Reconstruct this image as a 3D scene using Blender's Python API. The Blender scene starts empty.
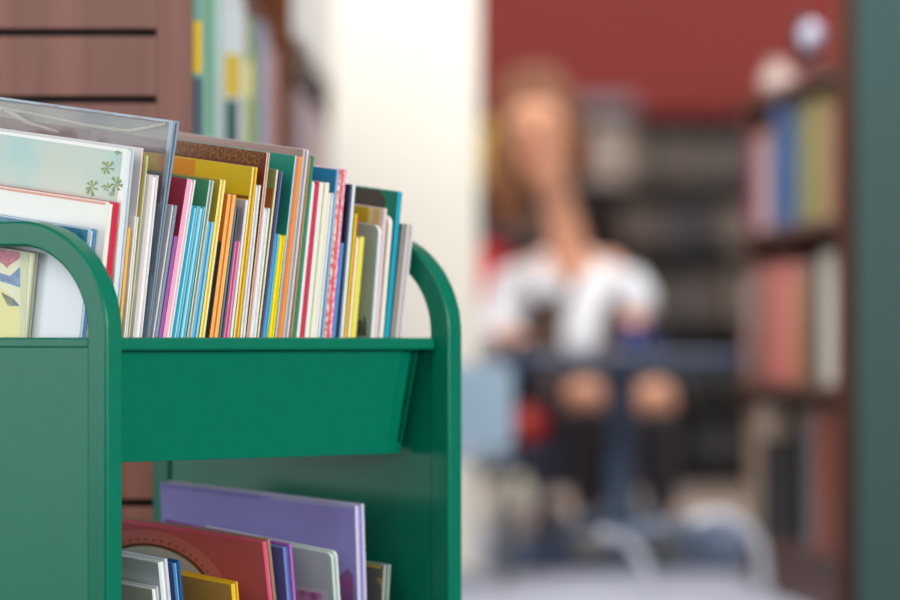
import bpy, bmesh, math, random
from mathutils import Vector, Matrix
random.seed(11)
SC = bpy.context.scene
COL = SC.collection
R = math.radians
F = 5100.0                       # focal length in pixels (204 mm on a 36 mm sensor, 900 px wide)
CAMZ = 0.5
PITCH = math.atan(38.0 / F)

# ------------------------------------------------------------------ camera maths
def proj(p):
    x, y, z = p[0], p[1], p[2] - CAMZ
    d = y * math.cos(PITCH) + z * math.sin(PITCH)
    u = -y * math.sin(PITCH) + z * math.cos(PITCH)
    return 450 + F * x / d, 300 - F * u / d

def ray(px, py):
    u = (300 - py) / F; r = (px - 450) / F
    return Vector((r, math.cos(PITCH) - u * math.sin(PITCH), math.sin(PITCH) + u * math.cos(PITCH)))

def P(px, py, D):
    v = ray(px, py); v = v * (D / v.y)
    return Vector((v.x, v.y, v.z + CAMZ))

# ------------------------------------------------------------------ materials
def lin(c):
    o = []
    for v in c[:3]:
        v /= 255.0
        o.append(v / 12.92 if v <= 0.04045 else ((v + 0.055) / 1.055) ** 2.4)
    return (o[0], o[1], o[2], 1.0)

MATS = {}
def mat(c, rough=0.45, spec=0.5, coat=0.0, metal=0.0, noise=0.0, nscale=30.0, alpha=1.0, c2=None, bump=0.0):
    key = (tuple(c), rough, spec, coat, metal, noise, nscale, alpha, c2, bump)
    if key in MATS:
        return MATS[key]
    m = bpy.data.materials.new('surface_%d_%d_%d' % tuple(c[:3]))
    m.use_nodes = True
    nt = m.node_tree
    b = nt.nodes['Principled BSDF']
    b.inputs['Base Color'].default_value = lin(c)
    b.inputs['Roughness'].default_value = rough
    b.inputs['Specular IOR Level'].default_value = spec
    b.inputs['Coat Weight'].default_value = coat
    b.inputs['Coat Roughness'].default_value = 0.15
    b.inputs['Metallic'].default_value = metal
    b.inputs['Alpha'].default_value = alpha
    tc = nt.nodes.new('ShaderNodeTexCoord')
    n = nt.nodes.new('ShaderNodeTexNoise')
    n.inputs['Scale'].default_value = nscale
    n.inputs['Detail'].default_value = 4
    nt.links.new(tc.outputs['Object'], n.inputs['Vector'])
    if c2 is not None or noise > 0:
        r = nt.nodes.new('ShaderNodeValToRGB')
        if c2 is None:
            c2 = tuple(max(0, v * (1 - noise)) for v in c)
        r.color_ramp.elements[0].position = 0.38
        r.color_ramp.elements[1].position = 0.62
        r.color_ramp.elements[0].color = lin(c2)
        r.color_ramp.elements[1].color = lin(c)
        nt.links.new(n.outputs['Fac'], r.inputs['Fac'])
        nt.links.new(r.outputs['Color'], b.inputs['Base Color'])
    if bump > 0:
        bp = nt.nodes.new('ShaderNodeBump')
        bp.inputs['Strength'].default_value = bump
        bp.inputs['Distance'].default_value = 0.002
        nt.links.new(n.outputs['Fac'], bp.inputs['Height'])
        nt.links.new(bp.outputs['Normal'], b.inputs['Normal'])
    MATS[key] = m
    return m

def wood(c, c2, rough=0.35, spec=0.6):
    m = bpy.data.materials.new('stained_wood')
    m.use_nodes = True
    nt = m.node_tree
    b = nt.nodes['Principled BSDF']
    b.inputs['Roughness'].default_value = rough
    b.inputs['Specular IOR Level'].default_value = spec
    tc = nt.nodes.new('ShaderNodeTexCoord')
    mp = nt.nodes.new('ShaderNodeMapping')
    mp.inputs['Scale'].default_value = (38, 38, 2.0)
    n = nt.nodes.new('ShaderNodeTexNoise')
    n.inputs['Scale'].default_value = 1.0
    n.inputs['Detail'].default_value = 6
    r = nt.nodes.new('ShaderNodeValToRGB')
    r.color_ramp.elements[0].position = 0.3
    r.color_ramp.elements[1].position = 0.7
    r.color_ramp.elements[0].color = lin(c2)
    r.color_ramp.elements[1].color = lin(c)
    nt.links.new(tc.outputs['Object'], mp.inputs['Vector'])
    nt.links.new(mp.outputs['Vector'], n.inputs['Vector'])
    nt.links.new(n.outputs['Fac'], r.inputs['Fac'])
    nt.links.new(r.outputs['Color'], b.inputs['Base Color'])
    return m

# ------------------------------------------------------------------ mesh builder
class MB:
    def __init__(self):
        self.v = []; self.f = []; self.mi = []
    def add(self, vs, fs, mi=0):
        o = len(self.v)
        self.v += [tuple(p) for p in vs]
        for k, f in enumerate(fs):
            self.f.append([i + o for i in f])
            self.mi.append(mi[k] if isinstance(mi, (list, tuple)) else mi)
        return self
    def box(self, lo, hi, mi=0):
        x0, y0, z0 = lo; x1, y1, z1 = hi
        vs = [(x0, y0, z0), (x1, y0, z0), (x1, y1, z0), (x0, y1, z0), (x0, y0, z1), (x1, y0, z1), (x1, y1, z1), (x0, y1, z1)]
        # order: bottom, top, -y, +x, +y, -x
        fs = [(3, 2, 1, 0), (4, 5, 6, 7), (0, 1, 5, 4), (1, 2, 6, 5), (2, 3, 7, 6), (3, 0, 4, 7)]
        return self.add(vs, fs, mi)
    def prism(self, poly, t0, t1, fn, mi=0):
        # poly: list of 2D; fn(u, v, t) -> 3D
        n = len(poly)
        vs = [fn(u, v, t0) for u, v in poly] + [fn(u, v, t1) for u, v in poly]
        fs = [tuple(range(n - 1, -1, -1)), tuple(range(n, 2 * n))]
        fs += [(i, (i + 1) % n, n + (i + 1) % n, n + i) for i in range(n)]
        return self.add(vs, fs, mi)
    def tube(self, pts, rad, seg=10, mi=0, cap=True):
        pts = [Vector(p) for p in pts]
        rs = rad if isinstance(rad, (list, tuple)) else [rad] * len(pts)
        up = Vector((0, 0, 1))
        rings = []
        prev = None
        for i, p in enumerate(pts):
            t = (pts[min(i + 1, len(pts) - 1)] - pts[max(i - 1, 0)]).normalized()
            if prev is None:
                ref = up if abs(t.z) < 0.9 else Vector((1, 0, 0))
                u = t.cross(ref).normalized()
            else:
                u = (prev - t * prev.dot(t)).normalized()
            prev = u
            w = t.cross(u)
            rings.append([p + (u * math.cos(a) + w * math.sin(a)) * rs[i] for a in [2 * math.pi * k / seg for k in range(seg)]])
        vs = [q for r in rings for q in r]
        fs = []
        for i in range(len(pts) - 1):
            for k in range(seg):
                fs.append((i * seg + k, i * seg + (k + 1) % seg, (i + 1) * seg + (k + 1) % seg, (i + 1) * seg + k))
        if cap:
            fs.append(tuple(range(seg - 1, -1, -1)))
            fs.append(tuple((len(pts) - 1) * seg + k for k in range(seg)))
        return self.add(vs, fs, mi)
    def lathe(self, prof, c=(0, 0, 0), seg=24, mi=0):
        vs = []; fs = []
        for r, z in prof:
            for k in range(seg):
                a = 2 * math.pi * k / seg
                vs.append((c[0] + r * math.cos(a), c[1] + r * math.sin(a), c[2] + z))
        for i in range(len(prof) - 1):
            for k in range(seg):
                fs.append((i * seg + k, i * seg + (k + 1) % seg, (i + 1) * seg + (k + 1) % seg, (i + 1) * seg + k))
        fs.append(tuple(range(seg - 1, -1, -1)))
        fs.append(tuple((len(prof) - 1) * seg + k for k in range(seg)))
        return self.add(vs, fs, mi)
    def build(self, name, mats, parent=None, bevel=0.0, smooth=False, seg=2, recalc=True):
        me = bpy.data.meshes.new(name)
        me.from_pydata(self.v, [], self.f)
        ms = mats if isinstance(mats, (list, tuple)) else [mats]
        for m in ms:
            me.materials.append(m)
        me.polygons.foreach_set('material_index', self.mi)
        if recalc:
            bm = bmesh.new(); bm.from_mesh(me)
            bmesh.ops.recalc_face_normals(bm, faces=bm.faces)
            bm.to_mesh(me); bm.free()
        if smooth:
            me.polygons.foreach_set('use_smooth', [True] * len(me.polygons))
        me.update()
        o = bpy.data.objects.new(name, me)
        COL.objects.link(o)
        if parent is not None:
            o.parent = parent
        if bevel > 0:
            b = o.modifiers.new('bevel', 'BEVEL')
            b.width = bevel; b.segments = seg; b.limit_method = 'ANGLE'; b.angle_limit = R(40)
        return o

def tag(o, label=None, cat=None, group=None, kind=None):
    if label: o['label'] = label
    if cat: o['category'] = cat
    if group: o['group'] = group
    if kind: o['kind'] = kind
    return o

def thing(name, label, cat, M=None, group=None):
    o = bpy.data.objects.new(name, None)
    o.empty_display_size = 0.05
    COL.objects.link(o)
    if M is not None:
        o.matrix_world = M
    return tag(o, label, cat, group)

# ------------------------------------------------------------------ the cart frame
TH = R(55)
A = Vector((math.cos(TH), math.sin(TH), 0))        # along the cart, to the far end
N = Vector((math.sin(TH), -math.cos(TH), 0))       # outwards, to the viewer's right
Z = Vector((0, 0, 1))
ORG = P(106.5, 338, 5.1); ORG.z = 0.0
L = 0.623
FR = 0.0266                                        # frame tube size
W = 0.414
def Cw(s, n, z):
    return ORG + A * s + N * n + Z * z

GREEN = mat((0, 116, 90), rough=0.3, spec=0.3, noise=0.03, nscale=60, bump=0.06)
cart = thing('book_cart', 'green metal library book cart with sloping shelves full of picture books', 'book cart', Matrix.Translation(ORG))
def cl(s, n, z):
    return A * s + N * n + Z * z

def frame_poly(off):
    # inverted U outline in (n, z), offset inwards by off
    r = 0.1135 - off; zc = 0.505; pts = []
    pts.append((-off, 0.06))
    for k in range(17):
        a = math.pi / 2 * k / 16
        pts.append((-0.1135 + r * math.cos(a), zc + r * math.sin(a)))
    for k in range(17):
        a = math.pi / 2 + math.pi / 2 * k / 16
        pts.append((-W + 0.1135 + r * math.cos(a), zc + r * math.sin(a)))
    pts.append((-W + off, 0.06))
    return pts

def end_panel(s0):
    b = MB()
    po, pi = frame_poly(0), frame_poly(0.0255)
    n = len(po)
    # rounded square tube swept along the U
    prof = []
    rr = 0.0032
    for (cx, cy, a0) in ((1 - 0, 1, 0), (0, 1, 90), (0, 0, 180), (1, 0, 270)):
        for k in range(4):
            a = R(a0 + 90 * k / 3)
            prof.append(((cx * (1 - 2 * rr / FR) + rr / FR) + math.cos(a) * rr / FR, (cy * (1 - 2 * rr / FR) + rr / FR) + math.sin(a) * rr / FR))
    m = len(prof)
    vs = []; fs = []
    for i in range(n):
        for (u, v) in prof:
            nn = po[i][0] * (1 - u) + pi[i][0] * u
            zz = po[i][1] * (1 - u) + pi[i][1] * u
            vs.append(cl(s0 + v * FR, nn, zz))
    for i in range(n - 1):
        for k in range(m):
            fs.append((i * m + k, i * m + (k + 1) % m, (i + 1) * m + (k + 1) % m, (i + 1) * m + k))
    fs.append(tuple(range(m))); fs.append(tuple((n - 1) * m + k for k in range(m)))
    b.add(vs, fs)
    fr = b.build('end_frame', GREEN, cart, smooth=True)
    md = fr.modifiers.new('wn', 'WEIGHTED_NORMAL'); md.keep_sharp = False
    # sheet infill with a folded top rim
    b = MB()
    b.prism([(-0.024, 0.07), (-W + 0.024, 0.07), (-W + 0.024, 0.495), (-0.024, 0.495)], s0 + 0.0035, s0 + 0.0215, lambda u, v, t: cl(t, u, v))
    sh = b.build('end_sheet', GREEN, cart, bevel=0.0015)
    b = MB()
    b.prism([(-0.0245, 0.490), (-W + 0.0245, 0.490), (-W + 0.0245, 0.5005), (-0.0245, 0.5005)], s0 + 0.002, s0 + 0.0235, lambda u, v, t: cl(t, u, v))
    b.build('top_rim', GREEN, sh, bevel=0.002)

end_panel(0.0)
end_panel(L - FR)

PHI = R(7.5)
PL_TOP = (-0.031, 0.489)
PL_BOT = (-0.0525, 0.3730)
def trough(zoff, nm):
    # front lip (rolled), leaning front plate, sloping floor, back plate
    b = MB()
    z1 = 0.5005 + zoff
    poly = []
    for cx, cy, a0 in ((-0.0205, z1 - 0.003, 0), (-0.047, z1 - 0.003, 90), (-0.047, z1 - 0.0105, 180), (-0.0205, z1 - 0.0105, 270)):
        for k in range(4):
            a = R(a0 + 30 * k)
            poly.append((cx + 0.003 * math.cos(a), cy + 0.003 * math.sin(a)))
    b.prism(poly, FR * 0.9, L - FR * 1.02, lambda u, v, t: cl(t, u, v))
    b.build('shelf_lip', GREEN, cart, smooth=False, bevel=0.002)
    b = MB()
    th = 0.0022
    s1 = L - FR - 0.046
    t0, t1 = FR, s1
    pt, pb = PL_TOP, PL_BOT
    e2 = (-math.cos(PHI), math.sin(PHI))
    bk = (pb[0] + e2[0] * 0.302, pb[1] + e2[1] * 0.302)
    poly = [(pt[0], pt[1] + zoff), (pb[0] + 0.001, pb[1] + zoff), (bk[0], bk[1] + zoff), (bk[0] + 0.022, bk[1] + 0.17 + zoff),
            (bk[0] + 0.022 + th, bk[1] + 0.17 + zoff), (bk[0] + th, bk[1] + th + zoff), (pb[0] - th * 1.2, pb[1] + th + zoff), (pt[0] - th, pt[1] + zoff)]
    # built as a strip of quads closed at both ends
    n = len(poly)
    vs = [cl(t0, u, v) for u, v in poly] + [cl(t1, u, v) for u, v in poly]
    fs = [(i, (i + 1) % n, n + (i + 1) % n, n + i) for i in range(n)]
    for q in ((0, 1, 6, 7), (1, 2, 5, 6), (2, 3, 4, 5)):
        fs.append(q); fs.append(tuple(n + k for k in q))
    b.add(vs, fs)
    b.build('shelf_trough', GREEN, cart, bevel=0.0012)
    # folded end tab between the trough and the far panel
    b = MB()
    for w0, w1, d0, d1, zl in ((0, 0.044, 0.0015, 0.008, 0.0), (0.027, 0.029, -0.0005, 0.003, 0.012)):
        vs = []
        for (f, s, d) in ((0, w0, d0), (0, w1, d1), (1, w0 - 0.000, d0), (1, w1 - (0.006 if zl == 0 else 0.0), d1)):
            for e in (0, -0.002):
                nn = PL_TOP[0] + (PL_BOT[0] - PL_TOP[0]) * f - d + e
                zz = PL_TOP[1] + (PL_BOT[1] - PL_TOP[1] + zl) * f + zoff
                vs.append(cl(s1 + 0.0008 + s, nn, zz))
        b.add(vs, [(0, 2, 6, 4), (1, 5, 7, 3), (0, 1, 3, 2), (2, 3, 7, 6), (6, 7, 5, 4), (4, 5, 1, 0)])
    b.build('end_tab', GREEN, cart)

LOW = -0.291
trough(0.0, 'upper')
trough(LOW, 'lower')
# a back rail for each shelf and four casters
for zoff in (0.0, LOW):
    b = MB()
    b.prism([(-W + 0.004, 0.485 + zoff), (-W + 0.022, 0.485 + zoff), (-W + 0.022, 0.498 + zoff), (-W + 0.004, 0.498 + zoff)], FR, L - FR, lambda u, v, t: cl(t, u, v))
    b.build('back_rail', GREEN, cart, bevel=0.002)
RUB = mat((35, 36, 38), rough=0.6)
STEEL = mat((170, 172, 175), rough=0.3, metal=1.0)
for s in (FR / 2, L - FR / 2):
    for n in (-0.03, -W + 0.03):
        b = MB()
        c = cl(s, n, 0.024)
        ax = N
        b.tube([c - ax * 0.009, c + ax * 0.009], 0.024, seg=20)
        w = b.build('caster', RUB, cart, smooth=False, bevel=0.003)
        b = MB()
        for sg in (-1, 1):
            o = c + ax * 0.0115 * sg
            b.prism([(-0.009, -0.006), (0.009, -0.006), (0.012, 0.042), (-0.012, 0.042)], -0.001, 0.001, lambda u, v, t: o + A * u + Z * v + ax * t)
        o = c
        b.prism([(-0.012, 0.0385), (0.012, 0.0385), (0.012, 0.0425), (-0.012, 0.0425)], -0.0125, 0.0125, lambda u, v, t: o + A * u + Z * v + ax * t)
        b.build('caster_fork', STEEL, w)

# ------------------------------------------------------------------ books on the cart
class Bk:
    pass

def floor_pt(s, zoff):
    return Cw(s, PL_BOT[0] - 0.004, PL_BOT[1] + 0.0034 + zoff)

def axes(lam, phi):
    e1 = Z * math.cos(phi) + N * math.sin(phi)
    e2 = -N * math.cos(phi) + Z * math.sin(phi)
    zz = e1 * math.cos(lam) + A * math.sin(lam)
    xx = A * math.cos(lam) - e1 * math.sin(lam)
    return xx, e2, zz

def place(bk):
    M = Matrix.Identity(4)
    xx, yy, zz = bk.ax
    for i, v in enumerate((xx, yy, zz)):
        for r in range(3):
            M[r][i] = v[r]
    for r in range(3):
        M[r][3] = bk.o[r]
    return M

def onface(bk, px, py):
    d = ray(px, py); c = Vector((0, 0, CAMZ))
    xx, yy, zz = bk.ax
    t = (bk.o - c).dot(xx) / d.dot(xx)
    q = c + d * t - bk.o
    return q.dot(yy), q.dot(zz)

def solve_s(lip_px, lam, phi, zoff, o, py=337.0):
    lo, hi = -0.2, 0.75
    for _ in range(50):
        m = (lo + hi) / 2
        xx, yy, zz = axes(lam, phi)
        p = floor_pt(m, zoff) + yy * o
        # point of the near fore-edge at the height seen at row py
        a0, b0 = 0.0, 0.5
        for _k in range(40):
            h = (a0 + b0) / 2
            if proj(p + zz * h)[1] > py: a0 = h
            else: b0 = h
        if proj(p + zz * a0)[0] < lip_px: lo = m
        else: hi = m
    return lo

WHITE = (244, 243, 240)
BOOKS = []
def make_book(name, label, strips, o, ax, thick, h, w, face=None, spine=None, rough=0.3, group=None, coat=0.3, round_c=0.0, widths=None):
    """strips: colours met from the near board to the far board, seen on the open fore-edge."""
    bk = Bk(); bk.o = o; bk.ax = ax; bk.t = thick; bk.h = h; bk.w = w
    bk.root = thing(name, label, 'book', place(bk), group)
    tot = sum(p for _, p in strips)
    xs = [0.0]
    for _, p in strips: xs.append(xs[-1] + p / tot * thick)
    n = len(strips)
    face = face or strips[0][0]
    sp = spine or face
    ms = [mat(strips[0][0], rough, coat=coat), mat(face, rough, coat=coat), mat(strips[-1][0], rough, coat=coat), mat(sp, rough, coat=coat)]
    b = MB()
    sq = min(0.0022, h * 0.02)
    def board(x0, x1, mi_edge, mi_out, side):
        rc = round_c or 0.0012
        poly = []
        for cx, cy, a0 in ((w - 0.001, h, 0), (rc, h - rc, 90), (rc, rc, 180), (w - 0.001, 0, 270)):
            if a0 in (0, 270): poly.append((cx, cy))
            else:
                for k in range(5):
                    a = R(a0 + 90 * k / 4); poly.append((cx + rc * math.cos(a), cy + rc * math.sin(a)))
        k = len(poly)
        fm = [mi_out if side < 0 else mi_edge, mi_out if side > 0 else mi_edge] + [mi_edge] * k
        b.prism(poly, x0, x1, lambda u, v, t: (t, u, v), fm)
    if n == 1:
        board(0, thick, 0, 1, -1)
    else:
        board(xs[0], xs[1], 0, 1, -1)
        board(xs[-2], xs[-1], 2, 2, 1)
        b.box((0, w - 0.0015, 0), (thick, w, h), 3)
    b.build('cover', ms, bk.root, bevel=0.0004)
    for i in range(1, n - 1):
        b = MB()
        c = strips[i][0]
        b.box((xs[i], sq, sq), (xs[i + 1], w - 0.0015, h - sq))
        pm = mat(c, 0.7, spec=0.2, noise=0.04, nscale=900)
        b.build('pages', pm, bk.root)
    BOOKS.append(bk)
    return bk

def clear_prev(bk, prevs, minth=0.002):
    """push a leaning book along its own thickness until it rests on, not in, the ones before it"""
    for pv in prevs:
        X, Y, ZZ = bk.ax; PX, PY, PZ = pv.ax
        hh = min(bk.h, pv.h) if hasattr(bk, 'h') else pv.h
        d = 0.0
        for y in (0, pv.w):
            for z in (0, hh):
                c = pv.o + PX * pv.t + PY * y + PZ * z
                d = max(d, (c - bk.o).dot(X))
        for y in (0, bk.w):
            for z in (0, hh):
                c = bk.o + Y * y + ZZ * z
                d = max(d, (pv.t - (c - pv.o).dot(PX)) / max(0.5, X.dot(PX)))
        if d > 0:
            d += 0.0009
            bk.o = bk.o + X * d
            bk.t = max(minth, bk.t - d)
UPPERS = []
# upper shelf -----------------------------------------------------------
def slope_to_lam(sl):
    return math.atan((sl - math.tan(PHI) * math.sin(TH)) / math.cos(TH))

def upper(label, x0, x1, ytop, slope, strips, sb=0, w=0.2, face=None, name='picture_book', **kw):
    lam = slope_to_lam(slope)
    o = 0.012 + sb / 819.0
    s0 = solve_s(x0 + sb, lam, PHI, 0, 0.012)
    s1 = solve_s(x1 + sb, lam, PHI, 0, 0.012)
    ax = axes(lam, PHI)
    th = (s1 - s0) * math.cos(lam) - 0.0003
    lift = max(0, math.sin(lam)) * th
    org = floor_pt(s0, 0) + ax[1] * o + Z * lift
    lo, hi = 0.0, 0.6
    for _ in range(40):
        m = (lo + hi) / 2
        if proj(org + ax[2] * m)[1] > ytop: lo = m
        else: hi = m
    tmp = Bk(); tmp.o = org; tmp.ax = ax; tmp.t = th; tmp.h = lo; tmp.w = w
    clear_prev(tmp, UPPERS[-3:])
    bk = make_book(name, label, strips, tmp.o, ax, tmp.t, lo, w, face, **kw)
    UPPERS.append(bk)
    return bk

def decal(bk, name, m, polys, th=0.0004, lift=0.0):
    """printed shapes and painted highlights on the near cover; polys in photo pixels"""
    b = MB()
    for poly in polys:
        pl = [onface(bk, *q) for q in poly]
        pl = [(min(max(y, 0.0012), bk.w - 0.002), min(max(z, 0.001), bk.h - 0.0012)) for y, z in pl]
        b.prism(pl, -th - lift, -0.00002 - lift, lambda u, v, t: (t, u, v))
    return b.build(name, m, bk.root)

def band(bk, name, m, y0, y1, z0, z1, th=0.0004, lift=0.0):
    b = MB()
    b.box((-th - lift, y0, z0), (-0.00002 - lift, y1, z1))
    return b.build(name, m, bk.root)

C = dict(white=(246, 245, 242), cream=(240, 232, 210), page=(238, 236, 230), pink=(246, 178, 208), crim=(165, 50, 72), purple=(165, 96, 170),
         cyan=(0, 170, 205), ltcy=(185, 228, 238), yell=(250, 225, 20), pyel=(252, 235, 130), amber=(224, 165, 20), orange=(236, 140, 50),
         ltor=(252, 185, 100), navy=(70, 76, 120), grey=(150, 155, 170), lgrey=(214, 218, 222), black=(30, 28, 30), red=(215, 40, 70),
         green=(70, 150, 105), teal=(25, 140, 120), blue=(45, 130, 180), tan=(225, 190, 140), brown=(120, 72, 58), lblue=(160, 210, 235))

# two books seen through the near arch
lam = slope_to_lam(0.1)
ax = axes(lam, PHI)
s0 = 0.0305
og = floor_pt(s0, 0) + ax[1] * 0.088 + Z * 0.0004
n1 = make_book('picture_book', 'pale yellow picture book with a pink heart, seen through the near arch of the cart', [((225, 225, 190), 3), (C['page'], 4), ((200, 205, 180), 3)], og, ax, 0.008, 0.2, 0.18, face=(226, 228, 190))
UPPERS.append(n1)
HEART = []
for k in range(24):
    t = 2 * math.pi * k / 24
    HEART.append((7 + 1.15 * 16 * math.sin(t) ** 3, 254 - 0.85 * (13 * math.cos(t) - 5 * math.cos(2 * t) - 2 * math.cos(3 * t) - math.cos(4 * t))))
decal(n1, 'printed_heart', mat((226, 130, 150), 0.35, noise=0.15, nscale=200), [HEART])
decal(n1, 'printed_shape', mat((130, 160, 205), 0.35, noise=0.15, nscale=150), [[(-2, 272), (10, 276), (21, 266), (22, 288), (10, 284), (0, 281)], [(1, 292), (14, 299), (20, 306), (8, 306)]])
decal(n1, 'printed_shape', mat((238, 232, 160), 0.35), [[(-3, 285), (12, 297), (21, 308), (20, 336), (-3, 338)]])
decal(n1, 'printed_border', mat((215, 222, 180), 0.35), [[(22, 236), (30.5, 236), (26.5, 340), (20.5, 340)]], lift=0.0001)

b0 = upper('pale blue-white picture book with a blue top band, nearest the near arch of the cart', 76, 85, 229, 0.108, [((120, 175, 215), 2), (C['page'], 4), ((80, 150, 200), 2.4)], sb=12, w=0.23, face=(222, 230, 238))
band(b0, 'cover_band', mat((70, 140, 175), 0.3, c2=(40, 110, 140), nscale=60), 0.003, 0.2, b0.h - 0.022, b0.h - 0.001)
b2 = upper('cream picture book with a red back board standing just behind the near arch', 93, 105.5, 202, 0.108, [(C['cream'], 2), (C['white'], 6), (C['red'], 6)], sb=3, w=0.24, face=(238, 238, 232))
band(b2, 'cover_line', mat((225, 160, 140), 0.35), 0.004, 0.235, b2.h - 0.0035, b2.h - 0.001)
b1 = upper('pale teal picture book with green plant sprigs printed near its edge', 106, 117, 148.5, 0.1, [((235, 240, 240), 2), ((222, 234, 240), 7), (C['lgrey'], 2)], sb=1, w=0.26, face=(240, 240, 236))
decal(b1, 'cover_picture_or_sheen', mat((150, 202, 204), 0.35, coat=0.2, c2=(196, 208, 194), nscale=7), [[(-40, 128), (122.5, 152), (110, 260), (-40, 260)]])
SPR = []
for (cx, cy, r) in ((108, 167.5, 6), (92, 187, 7), (117, 184, 6), (107, 187, 4), (118, 152.5, 2.6), (112, 193, 3)):
    for k in range(7):
        a = 2 * math.pi * (k + random.random() * 0.5) / 7
        rr = r * (0.85 + 0.5 * random.random())
        SPR.append([(cx + 0.8 * math.cos(a + 1.4), cy + 0.8 * math.sin(a + 1.4)), (cx + rr * math.cos(a - 0.1), cy + rr * math.sin(a - 0.16)), (cx + rr * math.cos(a + 0.28), cy + rr * math.sin(a + 0.28))])
decal(b1, 'printed_plants', mat((105, 150, 85), 0.4, c2=(150, 160, 60), nscale=180), SPR, lift=0.0004)

upper('thin orange-edged booklet beside the pale teal picture book', 118.2, 121, 228, 0.1, [((245, 190, 100), 1)], w=0.18)
upper('short white picture book in front of the lime and pink edged ones', 124.0, 127.6, 217, 0.1, [(C['white'], 3), ((236, 238, 240), 3), (C['white'], 3)], sb=-0.5, w=0.2)
upper('pink-edged picture book beside the pale teal one', 119.8, 122.4, 148, 0.104, [((240, 240, 242), 3), ((238, 170, 180), 4)], sb=4.4, w=0.22)
upper('picture book with lime and yellow edges beside the pink-edged one', 123.8, 127, 155.5, 0.108, [((205, 215, 120), 2), ((238, 226, 140), 2), (C['white'], 3)], sb=2, w=0.2)
upper('white book with a broad pale pinkish-grey front edge, left of the clear plastic bag', 130.8, 142.4, 175, 0.108, [((224, 212, 210), 6), (C['white'], 7), ((238, 240, 244), 2)], sb=-1, w=0.21, face=(222, 216, 214))

# clear plastic bag ------------------------------------------------------
lam = slope_to_lam(0.125)
ax = axes(lam, PHI)
s0 = solve_s(146.3, lam, PHI, 0, 0.012)
bag = Bk(); bag.o = floor_pt(s0, 0) + ax[1] * 0.012 + Z * 0.0006; bag.ax = ax; bag.w = 0.262; bag.t = 0.0062; bag.h = 0.33
clear_prev(bag, UPPERS[-3:])
lo, hi = 0, 0.6
for _ in range(40):
    m = (lo + hi) / 2
    if proj(bag.o + ax[2] * m)[1] > 121.5: lo = m
    else: hi = m
bag.h = lo
bag.root = thing('plastic_book_bag', 'large clear plastic hang-up bag standing tall among the picture books', 'book bag', place(bag))
VIN = mat((112, 120, 126), rough=0.12, spec=0.9, alpha=0.34, bump=0.0)
VSEAM = mat((150, 172, 192), rough=0.2, spec=0.8, alpha=0.82)
b = MB()
NY, NZ = 40, 30
vs = []; fs = []
for side in (0, 1):
    for i in range(NY + 1):
        for j in range(NZ + 1):
            y = bag.w * i / NY; z = bag.h * j / NZ
            tt = bag.t * (0.6 + 1.1 * (z / bag.h) ** 3)
            e = min(i, NY - i, j, NZ - j) / 5.0
            e = min(1, e)
            wr = 0.0026 * e * (math.sin(y * 70 + z * 95) * math.sin(z * 60 - y * 30) + 0.6 * math.sin(y * 150 - z * 40))
            wr *= 0.3 + 1.2 * (z / bag.h) ** 2
            x = (0 if side == 0 else tt) + (-abs(wr) * 0 + wr * 0.7 if side == 0 else -abs(wr) * 0.2)
            vs.append((x, y, z))
K = (NY + 1) * (NZ + 1)
for side in (0, 1):
    for i in range(NY):
        for j in range(NZ):
            a = side * K + i * (NZ + 1) + j
            fs.append((a, a + 1, a + NZ + 2, a + NZ + 1))
b.add(vs, fs)
b.build('vinyl_sheets', VIN, bag.root, smooth=True)
b = MB()
t1 = bag.t * 1.7
# opaque welded edges: front edge (tapering) and top
def tth(z): return bag.t * (0.6 + 1.1 * (z / bag.h) ** 3)
for zi in range(20):
    z0 = bag.h * zi / 20; z1 = bag.h * (zi + 1) / 20
    for (q0, q1) in ((-0.0004, 0.36), (0.62, 1.0)):
        vs = [(tth(z0) * q0, -0.001, z0), (tth(z0) * q1, -0.001, z0), (tth(z0) * q1, 0.004, z0), (tth(z0) * q0, 0.004, z0),
              (tth(z1) * q0, -0.001, z1), (tth(z1) * q1, -0.001, z1), (tth(z1) * q1, 0.004, z1), (tth(z1) * q0, 0.004, z1)]
        b.add(vs, [(0, 1, 5, 4), (1, 2, 6, 5), (2, 3, 7, 6), (3, 0, 4, 7)])
b.build('front_seam', VSEAM, bag.root)
b = MB()
b.box((0, 0, bag.h - 0.0015), (t1, bag.w, bag.h + 0.001))
b.build('top_seam', VSEAM, bag.root)
b = MB()
band(bag, 'inner_band', mat((150, 160, 165), rough=0.15, spec=0.8, alpha=0.55, c2=(205, 205, 190), nscale=14), 0.006, bag.w, bag.h - 0.02, bag.h - 0.003, th=0.0006, lift=-0.0062)

decal(bag, 'painted_highlight', mat((214, 214, 200), 0.2, alpha=0.3), [[(0, 106), (40, 113.5), (90, 124), (130, 129.5), (166, 122.5), (166, 125), (130, 132.5), (90, 127), (40, 116), (0, 109)], [(10, 109), (30, 121), (60, 131), (58, 132.5), (26, 123.5), (4, 111)]], lift=0.0009)  # pale highlight streaks painted onto the vinyl
bagbox = Bk(); bagbox.o = bag.o; bagbox.ax = bag.ax; bagbox.t = bag.t * 0.75; bagbox.h = bag.h; bagbox.w = bag.w
UPPERS.append(bagbox)
upper('short white picture book with a grey back board, right of the clear plastic bag', 151, 158.3, 204.5, 0.15, [((232, 234, 238), 1.2), (C['white'], 3), ((140, 152, 172), 3.5)], w=0.19)
upper('short thin purple picture book with red flecks in front of the crimson one', 159, 162.6, 236, 0.156, [(C['purple'], 1)], w=0.17)
upper('crimson picture book with a broad pink edge', 163, 172, 178.5, 0.155, [(C['pink'], 5), (C['white'], 3), ((240, 235, 240), 1.4)], face=(186, 58, 82), w=0.22)
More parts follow.
